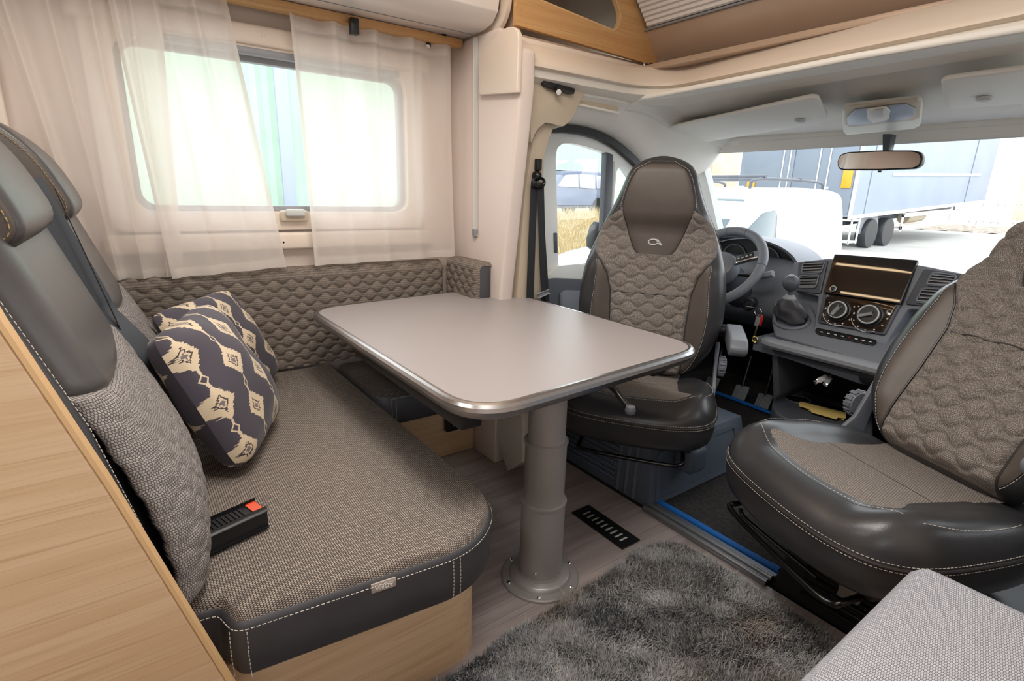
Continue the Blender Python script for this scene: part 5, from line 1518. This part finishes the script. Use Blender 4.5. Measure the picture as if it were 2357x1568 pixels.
obox('key_blade', Yp(1739, 764, 2.55), ((.18, 0, 1), (1, 0, -.18), (0, 1, 0)), (.030, .0045, .0015), M['key'], ig, .001)
tube('brass_ring', [Yp(1738, 782, 2.55) + np.array([.014 * math.cos(a), 0, .014 * math.sin(a)]) for a in np.linspace(0, 6.283, 20, endpoint=False)], .005, M['key'], ig, 6, True)
# pedals
def pedal(label, u, v, m_):
    t = thing('pedal', label, 'pedal', Yp(u, v, 3.02), group='driver pedals')
    c = Yp(u, v, 3.02)
    p_ = obox('pad', c, ((1, 0, .1), (0, .45, .9), (0, -.9, .45)), (.046, .05, .008), m_, t, .008)
    for k in range(5):
        obox('pad_rib', c + np.array([-.03 + k * .015, -.008, .004]), ((1, 0, .1), (0, .45, .9), (0, -.9, .45)), (.003, .042, .0025), m_, p_, .001, 1)
    tube('arm', [c + np.array([0, .01, .02]), c + np.array([-.02, .10, .22])], .010, M['black'], t, 8)
pedal('clutch pedal left of the other pedal pads', 1638, 885, M['mgrey'])
pedal('brake pedal pad in the middle of the footwell', 1704, 905, M['mgrey'])
pedal('accelerator pad beside the centre bin', 1757, 925, M['mgrey'])

# ------------------------------------------------------------------ floor details
ts_ = thing('threshold_strip', 'ribbed aluminium threshold strip between living floor and cab carpet', 'strip', (-.93, 1.59, 0))
box('strip_base', (-1.20, 1.545, .0005), (-.682, 1.63, .012), M['alu_dull'], ts_, .004)
for k, yy in enumerate((1.560, 1.592)):
    tube('strip_ridge', [(-1.20, yy, .012), (-.682, yy, .012)], .011, M['alu_dull'], ts_, 12)
bt_ = tube('carpet_binding', smooth_path([(-1.215, 1.646, .006), (-1.0, 1.648, .008), (-.8, 1.652, .006), (-.69, 1.655, .007)], 8), .013, M['blue'], None, 10)
tag(bt_, 'bright blue bound edge of the cab carpet along the threshold', 'binding')
b2 = tube('carpet_binding', smooth_path([(-1.95, 2.99, .004), (-1.7, 2.985, .004), (-1.40, 2.965, .004)], 8), .012, M['blue'], None, 10)
tag(b2, 'blue bound edge of the mat below the pedals', 'binding')
fv = thing('floor_vent', 'black slotted floor vent beside the table pedestal', 'vent', (-1.205, 1.342, 0))
vx0, vx1, vy0, vy1 = -1.342, -1.072, 1.296, 1.389
slots = [[(vx0 + .03 + k * .0245, 1.322, .0065), (vx0 + .042 + k * .0245, 1.322, .0065), (vx0 + .042 + k * .0245, 1.362, .0065), (vx0 + .03 + k * .0245, 1.362, .0065)] for k in range(9)]
slab('vent_plate', [(vx0, vy0, .0065), (vx1, vy0, .0065), (vx1, vy1, .0065), (vx0, vy1, .0065)], (0, 0, -.006), M['black'], fv, 0, holes=slots, smooth=False)
for k in range(9):
    xx = vx0 + .036 + k * .0245
    obox('vent_blade', (xx, 1.342, .0038), ((1, 0, .35), (0, 1, 0), (-.35, 0, 1)), (.0058, .0195, .0006), M['slot'], fv, .0002, 1)
hat = thing('floor_hatch', 'flush hatch cut into the floor under the table', 'hatch', (-1.7, 1.0, 0))
hpts = round_poly([(-1.95, .75, .0006), (-1.60, .75, .0006), (-1.60, 1.13, .0006), (-1.95, 1.13, .0006)], .04, 5)
tube('hatch_joint', hpts, .0015, M['mgrey'], hat, 5, True)

# ------------------------------------------------------------------ shaggy rug
rug = thing('shag_rug', 'shaggy grey rug on the aisle floor', 'rug', (-.65, .7, 0))
ro = round_poly([(-1.02, 1.40), (-.96, 1.487), (-.475, 1.487), (-.30, 1.40), (-.275, -.4), (-.92, -.4), (-.965, .62)], .04, 4)
rp = [(x, y) for x, y in ro]
loft('rug_backing', rp, [(.004, .001), (0, .004), (.003, .009)], plain('rug_backing', (70, 70, 72), .95), rug, step=.03)
RP = np.array(rp)
def inside(pts, poly):
    x, y = pts[:, 0], pts[:, 1]; r = np.zeros(len(pts), bool); j = len(poly) - 1
    for i in range(len(poly)):
        xi, yi = poly[i]; xj, yj = poly[j]
        c_ = ((yi > y) != (yj > y)) & (x < (xj - xi) * (y - yi) / (yj - yi + 1e-12) + xi)
        r ^= c_; j = i
    return r
NB = 150000
pts = rng.uniform([-1.06, .12], [-.25, 1.50], (NB, 2)); pts = pts[inside(pts, RP)]
nb = len(pts)
def sn(p, f, ph): return np.sin(p[:, 0] * f + ph) * np.cos(p[:, 1] * f * 1.13 + 1.7 * ph) + .6 * np.sin((p[:, 0] - p[:, 1]) * f * 1.9 + 2.3 * ph)
la = 2.2 * sn(pts, 6, .4) + 1.6 * sn(pts, 23, 1.9) + rng.normal(0, .9, nb)
lean = .34 + .13 * sn(pts, 13, 3.1) + rng.normal(0, .25, nb)
ln = .030 + .008 * sn(pts, 11, 5.0) + rng.normal(0, .005, nb)
dx, dy = np.cos(la), np.sin(la)
wv = np.stack([-dy, dx, 0 * dx], 1) * .00125
b0 = np.column_stack([pts, np.full(nb, .006)])
mid = b0 + np.column_stack([dx * lean * ln * .35, dy * lean * ln * .35, ln * .62])
tip = b0 + np.column_stack([dx * lean * ln * 1.0, dy * lean * ln * 1.0, ln * (1.0 - .25 * np.abs(lean))])
VV = np.stack([b0 - wv, b0 + wv, mid - wv * .9, mid + wv * .9, tip], 1).reshape(-1, 3)
bi = np.arange(nb) * 5
FF = np.concatenate([np.stack([bi, bi + 1, bi + 3, bi + 2], 1).ravel(), np.stack([bi + 2, bi + 3, bi + 4], 1).ravel()])
me = bpy.data.meshes.new('pile')
org = np.array(WM[rug.name].translation)
me.vertices.add(len(VV)); me.vertices.foreach_set('co', (VV - org).astype(np.float32).ravel())
me.loops.add(len(FF)); me.loops.foreach_set('vertex_index', FF.astype(np.int32))
ls = np.concatenate([np.arange(nb) * 4, nb * 4 + np.arange(nb) * 3]).astype(np.int32)
me.polygons.add(2 * nb); me.polygons.foreach_set('loop_start', ls)
me.update(calc_edges=True)
t_ = NT('rug_pile')
vv = t_.coord(); n1 = t_.noise(vv, 5.0, 3.0); n2 = t_.noise(vv, 60.0, 2.0)
c1 = t_.mix(t_.ramp(n1, .36, .66), srgb((134, 135, 138)), srgb((180, 179, 177)))
c1 = t_.mix(t_.math('MULTIPLY', t_.ramp(n2, .45, .7), .5), c1, srgb((206, 204, 200)))
n3 = t_.noise(vv, 2.2, 1.0)
c1 = t_.mix(t_.math('MULTIPLY', t_.ramp(n3, .52, .68), .55), c1, srgb((150, 128, 104)))
t_.l(c1, t_.b.inputs['Base Color']); t_.set(Roughness=.85); t_.b.inputs['Specular IOR Level'].default_value = .25
po = finish('pile', me, t_.m, rug); po['kind'] = 'stuff'
# ------------------------------------------------------------------ yard outside, several colours paled to paint in haze and window glare
K = 1 / .74     # metres to scene units
GZ = -1.05
gm = plain('pale_wet_concrete', (170, 168, 162), .8, var=.10, vscale=.6)
grassm = plain('dry_grass', (190, 172, 132), .9, var=.22, vscale=9)
def gnd(u, v):
    x = -40 + u * 70; y = -25 + v * 110
    bank = np.clip((-9.5 - x) / 9.0, 0, 1); bank = bank * bank * (3 - 2 * bank) * np.clip((36 - y) / 10, 0, 1)
    return np.stack([x, y, GZ + 1.05 * bank + .02 * np.clip(y - 20, 0, 60)], 1)
struct(gridmesh('floor_yard', gnd, 71, 111, gm), 'pale concrete yard outside the vehicle')
def gz(x, y):
    bank = min(max((-9.5 - x) / 9.0, 0), 1); bank = bank * bank * (3 - 2 * bank) * min(max((36 - y) / 10, 0), 1)
    return GZ + 1.05 * bank + .02 * min(max(y - 20, 0), 60)
# dry grass on the bank: turf sheet with blades
gr = thing('dry_grass_bank', 'dry straw coloured grass bank in front of the dark car', 'grass', (-15, 14, GZ), kind='stuff')
def turf(u, v):
    x = -11.5 - u * 9.5; y = 4 + v * 24
    z = np.array([gz(a, b) for a, b in zip(x, y)]) + .03 + .05 * np.sin(x * 3.1) * np.cos(y * 2.3)
    return np.stack([x, y, z], 1)
gridmesh('turf', turf, 40, 60, grassm, gr)['kind'] = 'stuff'
nb = 16000
gx = rng.uniform(-21, -11.5, nb); gy = rng.uniform(7, 25, nb)
g0 = np.column_stack([gx, gy, [gz(a, b) + .02 for a, b in zip(gx, gy)]])
hh = rng.uniform(.2, .75, nb); an = rng.uniform(0, 6.28, nb); le = rng.uniform(.1, .5, nb)
tp = g0 + np.column_stack([np.cos(an) * le * hh, np.sin(an) * le * hh, hh])
wd = np.column_stack([np.sin(an), np.cos(an), 0 * an]) * .018
VV = np.stack([g0 - wd, g0 + wd, tp], 1).reshape(-1, 3); bi = np.arange(nb) * 3
o = mesh('grass_blades', VV, np.stack([bi, bi + 1, bi + 2], 1), grassm, gr, recalc=False); o['kind'] = 'stuff'

# green corrugated shed
shd = thing('metal_shed', 'long green corrugated metal shed beyond the grass, paled by painted haze', 'building', (-28, 18, 0))
greenm = plain('hazed_green_sheet', (178, 204, 184), .6, var=.06, vscale=.4)  # green paled so the colour carries the outdoor haze
for k in range(13):
    y0 = -12 + k * 4.0; n_ = 17
    V = []; F = []
    for i in range(n_):
        yy = y0 + 4.0 * i / (n_ - 1); xx = -28 + (.09 if (i // 1) % 2 else 0)
        V += [(xx, yy, -.5), (xx, yy, 9.5)]
    for i in range(n_ - 1): F.append((2 * i, 2 * i + 2, 2 * i + 3, 2 * i + 1))
    mesh('wall_sheet', V, F, greenm, shd)
box('shed_core', (-36, -12, -.6), (-28.05, 40, 9.4), greenm, shd, 0)
box('eaves', (-36, -12, 9.4), (-27.6, 40, 9.7), M['lgrey'], shd, .02)
c = Xp(655, 300, -27)
tag(box('blue_post', (c[0] - .12, c[1] - .28, gz(c[0], c[1])), (c[0] + .12, c[1] + .28, 9.0), plain('blue_grey_steel', (165, 174, 196), .5), None, .02), 'blue grey steel post in front of the green shed', 'post')  # post colour lightened to carry the outdoor glare
# orange rendered building and the one far right
org_m = plain('hazed_orange_render', (224, 194, 170), .85, var=.10, vscale=.8)  # orange washed out in the colour for haze and glare
ob = thing('rendered_building', 'orange rendered building next to the green shed', 'building', (-28, 46, 0))
box('wall', (-34, 40.1, -.4), (-27.6, 52, 11), org_m, ob, .02)
box('roof_edge', (-34.3, 40.05, 11), (-27.3, 52.3, 11.4), M['lgrey'], ob, .02)
o2 = thing('rendered_building', 'orange building at the far right end of the yard', 'building', (-12, 72, 0))
box('wall', (-14.5, 70, -.2), (4, 78, 14), org_m, o2, .02)
for k in range(4):
    w_ = box('window', (-12.5 + k * 3.4, 69.9, 5), (-10.9 + k * 3.4, 70.05, 8), M['mgrey'], o2, .02)
    box('pane', (-12.3 + k * 3.4, 69.86, 5.2), (-11.1 + k * 3.4, 69.9, 7.8), M['screen'], w_, 0)

# articulated trailer
tr = thing('truck_trailer', 'grey box trailer parked beyond the white van', 'trailer', (-12.4, 30, GZ))
X1, X0, Y0, Y1, SL = -10.66, -16.3, 25.9, 44.2, .050
tm = plain('trailer_grey', (122, 132, 146), .5); tm2 = plain('trailer_side_curtain', (150, 160, 174), .55, var=.05, vscale=.5)
whm = plain('trailer_white_frame', (226, 226, 222), .4)
def tz(y, z): return z + (y - Y0) * SL
def tslab(name, L, off, mat, parent, bev=.01): return slab(name, L, off, mat, parent, bev)
tslab('box_body', [(X0, Y0, tz(Y0, .58)), (X0, Y1, tz(Y1, .58)), (X0, Y1, tz(Y1, 4.5)), (X0, Y0, tz(Y0, 4.5))], (X1 - X0, 0, 0), tm2, tr, .03)
for k in range(2):
    a = X0 + .12 + k * (X1 - X0 - .24) / 2
    d_ = box('rear_door', (a + .03, Y0 - .06, .66), (a + (X1 - X0 - .24) / 2 - .03, Y0 - .005, 4.4), tm, tr, .02)
    for q in (.42, .58) if k else (.80, .92):
        xx = a + (X1 - X0 - .24) / 2 * q
        tube('locking_bar', [(xx, Y0 - .09, .7), (xx, Y0 - .09, 4.3)], .03, whm, d_, 8)
    box('door_hinge', (a + (0.02 if k == 0 else 1.5), Y0 - .1, 1.75), (a + (.35 if k == 0 else 1.7), Y0 - .05, 1.85), whm, d_, .01)
for xx in (X0 + .05, X1 - .05):
    box('corner_post', (xx - .06, Y0 - .05, .5), (xx + .06, Y0 + .05, 4.45), whm, tr, .01)
amb = plain('amber_marker', (240, 160, 40), .4)
c = Yp(1955, 408, Y0 - .1); box('marker_board', (c[0] - .28, Y0 - .12, c[2] - .45), (c[0] + .12, Y0 - .07, c[2] + .55), amb, tr, .01)
c = Yp(1727, 432, Y0 - .1); box('marker_board', (c[0] - .2, Y0 - .12, c[2] - .3), (c[0] + .2, Y0 - .07, c[2] + .3), amb, tr, .01)
for k in range(2):
    yy = Y0 + 1.2 + k * 13.2
    tslab('side_strap', [(X1 + .01, yy, tz(yy, .6)), (X1 + .01, yy + .08, tz(yy, .6)), (X1 + .01, yy + .08, tz(yy, 4.4)), (X1 + .01, yy, tz(yy, 4.4))], (.03, 0, 0), tm2, tr, 0)
tslab('white_stripe', [(X1 + .012, Y0 + 3.5, tz(Y0 + 3.5, 2.25)), (X1 + .012, Y1 - 2.2, tz(Y1 - 2.2, 2.1)), (X1 + .012, Y1 - 2.2, tz(Y1 - 2.2, 2.25)), (X1 + .012, Y0 + 3.5, tz(Y0 + 3.5, 2.4))], (.02, 0, 0), whm, tr, 0)
tslab('side_rail', [(X1 + .01, Y0, tz(Y0, .5)), (X1 + .01, Y1, tz(Y1, .5)), (X1 + .01, Y1, tz(Y1, .66)), (X1 + .01, Y0, tz(Y0, .66))], (.05, 0, 0), whm, tr, 0)
tslab('chassis', [(-13.4, Y0 + .3, .1), (-13.4, Y1 - 2, .1 + .8), (-13.4, Y1 - 2, .58 + .8), (-13.4, Y0 + .3, .56)], (1.9, 0, 0), M['dgrey'], tr, .02)
wy = Y0 + 2.4
def wheel(parent, c, r, w, axis=(1, 0, 0), hubm=None):
    lathe('tyre', [(r * .62, -w / 2), (r * .94, -w / 2), (r, -w * .35), (r, w * .35), (r * .94, w / 2), (r * .62, w / 2)], c, M['black'], parent, axis, 32)
    lathe('wheel_rim', [(r * .62, w * .2), (r * .55, w * .44), (r * .3, w * .32), (r * .12, w * .4)], c, hubm or M['lgrey'], parent, axis, 24)
wheel(tr, (X1 - .2, wy, gz(X1, wy) + .68), .68, .45)
wheel(tr, (X1 - .2, wy + 1.9, gz(X1, wy + 1.9) + .68), .68, .45)
fz = gz(X1, wy) + .68
sweep('mudguard', [(X1 - .2, wy + .86 * math.cos(a), fz + .86 * math.sin(a)) for a in np.linspace(0, math.pi, 20)], [(-.3, -.03), (.3, -.03), (.3, .03), (-.3, .03)], M['mgrey'], tr, up=(1, 0, 0))
for zz in (.0, .62):
    tslab('side_guard', [(X1, wy + 3.2, tz(wy + 3.2, -.35 + zz)), (X1, wy + 10, tz(wy + 10, -.45 + zz)), (X1, wy + 10, tz(wy + 10, -.25 + zz)), (X1, wy + 3.2, tz(wy + 3.2, -.15 + zz))], (.06, 0, 0), whm, tr, .01)
for yy in (wy + 3.2, wy + 10):
    tslab('guard_post', [(X1, yy, tz(yy, -.42)), (X1, yy + .2, tz(yy, -.42)), (X1, yy + .2, tz(yy, .48)), (X1, yy, tz(yy, .48))], (.06, 0, 0), whm, tr, .01)
lathe('air_tank', [(.3, 0), (.34, .1), (.34, 2.2), (.3, 2.3)], (X1 - .6, wy + 5.2, tz(wy + 5, .15)), plain('tank_tan', (196, 178, 150), .4), tr, (0, 1, SL), 20)
for k, zz in enumerate((-.55, -.05, .4)):
    box('rear_step', (X1 - .45, Y0 + .15, zz), (X1 + .03, Y0 + .95, zz + .09), whm, tr, .01)
for yy in (Y0 + .15, Y0 + .9):
    box('step_post', (X1 - .02, yy, -.6), (X1 + .04, yy + .07, .55), whm, tr, .01)

# cars built from side profiles
def car(name, label, loc, rotz, prof, width, body, glassm, windows, shield, wheels, rw, tumble, roofz):
    t = thing(name, label, 'car' if name != 'delivery_van' else 'van', loc, rotz)
    P2 = [np.array(p) * K for p in smooth_path(prof, 4, True)]
    hw_ = width * K / 2
    rings = []
    def xat(z, s): return s * (hw_ - tumble * K * max(0, (z / K - .9)) ** 1.2)
    P2 = ccw(resample(P2, .08)); n = len(P2); V = []; F = []
    c2 = P2.mean(0)
    for s, ins in ((-1, .10), (-1, .03), (-1, 0.0), (1, 0.0), (1, .03), (1, .10)):
        Q = inset2(P2, ins); sh_ = {.10: .0, .03: .035, 0.0: .12}[ins]
        for q in Q:
            x = xat(q[1], s)
            V.append((x - s * sh_, q[0], q[1]))
    for k in range(5):
        for i in range(n):
            j = (i + 1) % n; F.append((k * n + i, k * n + j, (k + 1) * n + j, (k + 1) * n + i))
    F.append(tuple(range(n))[::-1]); F.append(tuple(5 * n + i for i in range(n)))
    mesh('body', V, F, body, t, True, .8, local=True)
    for L in windows:
        for s in (-1, 1):
            L3 = [np.array([xat(b * K, s) + s * .012, a * K, b * K]) for a, b in L]
            slab('side_window', round_poly(L3, .07, 4), (-s * .03, 0, 0), glassm, t, .008, 2, local=True)
    for (a, b), (c_, d_), f in shield:
        xa, xb = xat(b * K, 1) * f, xat(d_ * K, 1) * f
        nv = np.array([0, -(d_ - b), (c_ - a)]); nv /= np.linalg.norm(nv)
        if nv[2] < 0: nv = -nv
        L3 = [np.array([-xa, a * K, b * K]) + nv * .02, np.array([xa, a * K, b * K]) + nv * .02, np.array([xb, c_ * K, d_ * K]) + nv * .02, np.array([-xb, c_ * K, d_ * K]) + nv * .02]
        slab('windscreen', round_poly(L3, .08, 4), tuple(-nv * .04), glassm, t, .006, 2, local=True)
    for yy in wheels:
        for s in (-1, 1):
            c = (s * (hw_ - .10), yy * K, rw * K)
            lathe('tyre', [(rw * K * .62, -.13), (rw * K * .95, -.13), (rw * K, -.08), (rw * K, .08), (rw * K * .95, .13), (rw * K * .62, .13)], c, M['black'], t, (s, 0, 0), 28, local=True)
            lathe('wheel_rim', [(rw * K * .62, .05), (rw * K * .5, .12), (rw * K * .15, .10)], c, M['lgrey'], t, (s, 0, 0), 20, local=True)
    return t
whitep = plain('white_van_paint', (238, 240, 242), .25, coat=.4)
vanglass = plain('van_glass', (58, 78, 82), .15, coat=.4)
prof = [(.02, .35), (.0, .60), (.06, .82), (.30, .98), (.98, 1.12), (1.38, 1.45), (1.78, 1.72), (2.3, 1.81), (3.2, 1.83), (3.82, 1.80), (3.97, 1.62), (4.03, 1.0), (4.02, .45), (3.9, .28), (2.0, .25), (.2, .26)]
van = car('delivery_van', 'white delivery van with roof bars in front of the windscreen', (-5.51, 5.35, GZ), math.radians(1.5), prof, 1.78, whitep, vanglass,
          [[(1.30, 1.12), (1.55, 1.38), (1.85, 1.54), (2.12, 1.57), (2.16, 1.50), (2.14, 1.06), (2.08, 1.03), (1.34, 1.08)]],
          [((1.04, 1.18), (1.70, 1.67), .86)], (.72, 3.35), .31, .12, 1.82)
vx = 1.78 * K / 2
for yy in (2.0, 2.85):
    tube('roof_bar', [(-vx * .80, yy * K, 1.93 * K), (vx * .80, yy * K, 1.93 * K)], .028, M['dgrey'], van, 8, local=True)
for s in (-1, 1):
    tube('roof_rail', smooth_path([(s * vx * .78, 1.72 * K, 1.80 * K), (s * vx * .78, 1.9 * K, 1.90 * K), (s * vx * .78, 3.3 * K, 1.91 * K), (s * vx * .78, 3.5 * K, 1.83 * K)], 4), .025, M['dgrey'], van, 8, local=True)
    obox('wing_mirror', (s * (vx + .12), 1.30 * K, 1.12 * K), ((1, 0, 0), (0, 1, 0), (0, 0, 1)), (.16, .09, .13), M['lgrey'], van, .06, 3, local=True)
    slab('door_shut_line', [(s * (vx + .001 - .12 * K * max(0, b - .9) ** 1.2), a * K, b * K) for a, b in ((2.24, .35), (2.25, .35), (2.25, 1.6), (2.24, 1.6))], (s * .004, 0, 0), M['lgrey'], van, 0, local=True)
darkp = plain('dark_blue_car_paint', (88, 98, 120), .3, coat=.4)
sprof = [(.02, .40), (.0, .65), (.08, .88), (.5, 1.0), (1.15, 1.10), (1.75, 1.55), (2.1, 1.68), (3.3, 1.72), (4.1, 1.66), (4.5, 1.25), (4.62, 1.0), (4.62, .55), (4.5, .35), (2.2, .30), (.2, .32)]
suv = car('estate_car', 'dark estate car parked behind the dry grass', (-22.6, 16.1, gz(-22.6, 20) + .10), 0, sprof, 1.85, darkp, plain('suv_glass_sheen', (176, 176, 190), .2),  # pale window tone paints in the bright sky reflection
          [[(1.55, 1.10), (1.95, 1.52), (2.6, 1.58), (2.6, 1.08)], [(2.68, 1.08), (2.68, 1.58), (3.5, 1.58), (3.5, 1.06)], [(3.58, 1.06), (3.58, 1.58), (4.0, 1.52), (4.3, 1.15)]],
          [((1.2, 1.13), (1.75, 1.52), .86)], (.85, 3.72), .36, .14, 1.7)
slab('roof_sheen', round_poly([(-.6, 2.1 * K, 1.70 * K), (.6, 2.1 * K, 1.70 * K), (.6, 4.0 * K, 1.72 * K), (-.6, 4.0 * K, 1.72 * K)], .1, 3), (0, 0, .05), whitep, suv, .02, local=True)  # added white sheet paints the sky reflection on the dark roof
# picket fence and verge on the right
fn = thing('picket_fence', 'thin metal fence along the verge at the far right', 'fence', (-8, 52, 0))
for k in range(46):
    x = -13.5 + k * .42
    obox('picket', (x, 52 + .05 * (k % 3), gz(x, 52) + 1.1), ((1, 0, 0), (0, 1, 0), (.12, 0, 1)), (.035, .02, 1.1), M['lgrey'], fn, .005, 1)
for zz in (.5, 1.8):
    tube('fence_rail', [(-13.6, 52, gz(-9, 52) + zz), (6, 52, gz(-9, 52) + zz)], .035, M['lgrey'], fn, 6)
vg = gridmesh('roadside_verge', lambda u, v: np.stack([-16 + u * 22, 46 + v * 5, np.array([gz(a, b) for a, b in zip(-16 + u * 22, 46 + v * 5)]) + .35 * np.sin(np.pi * v) + .06 * np.sin(17 * u * 6) * np.cos(9 * v)], 1), 90, 12, plain('gravel_verge', (160, 148, 134), .95, var=.3, vscale=4))
tag(vg, 'low gravel and scrub verge behind the trailer', 'verge', kind='stuff')
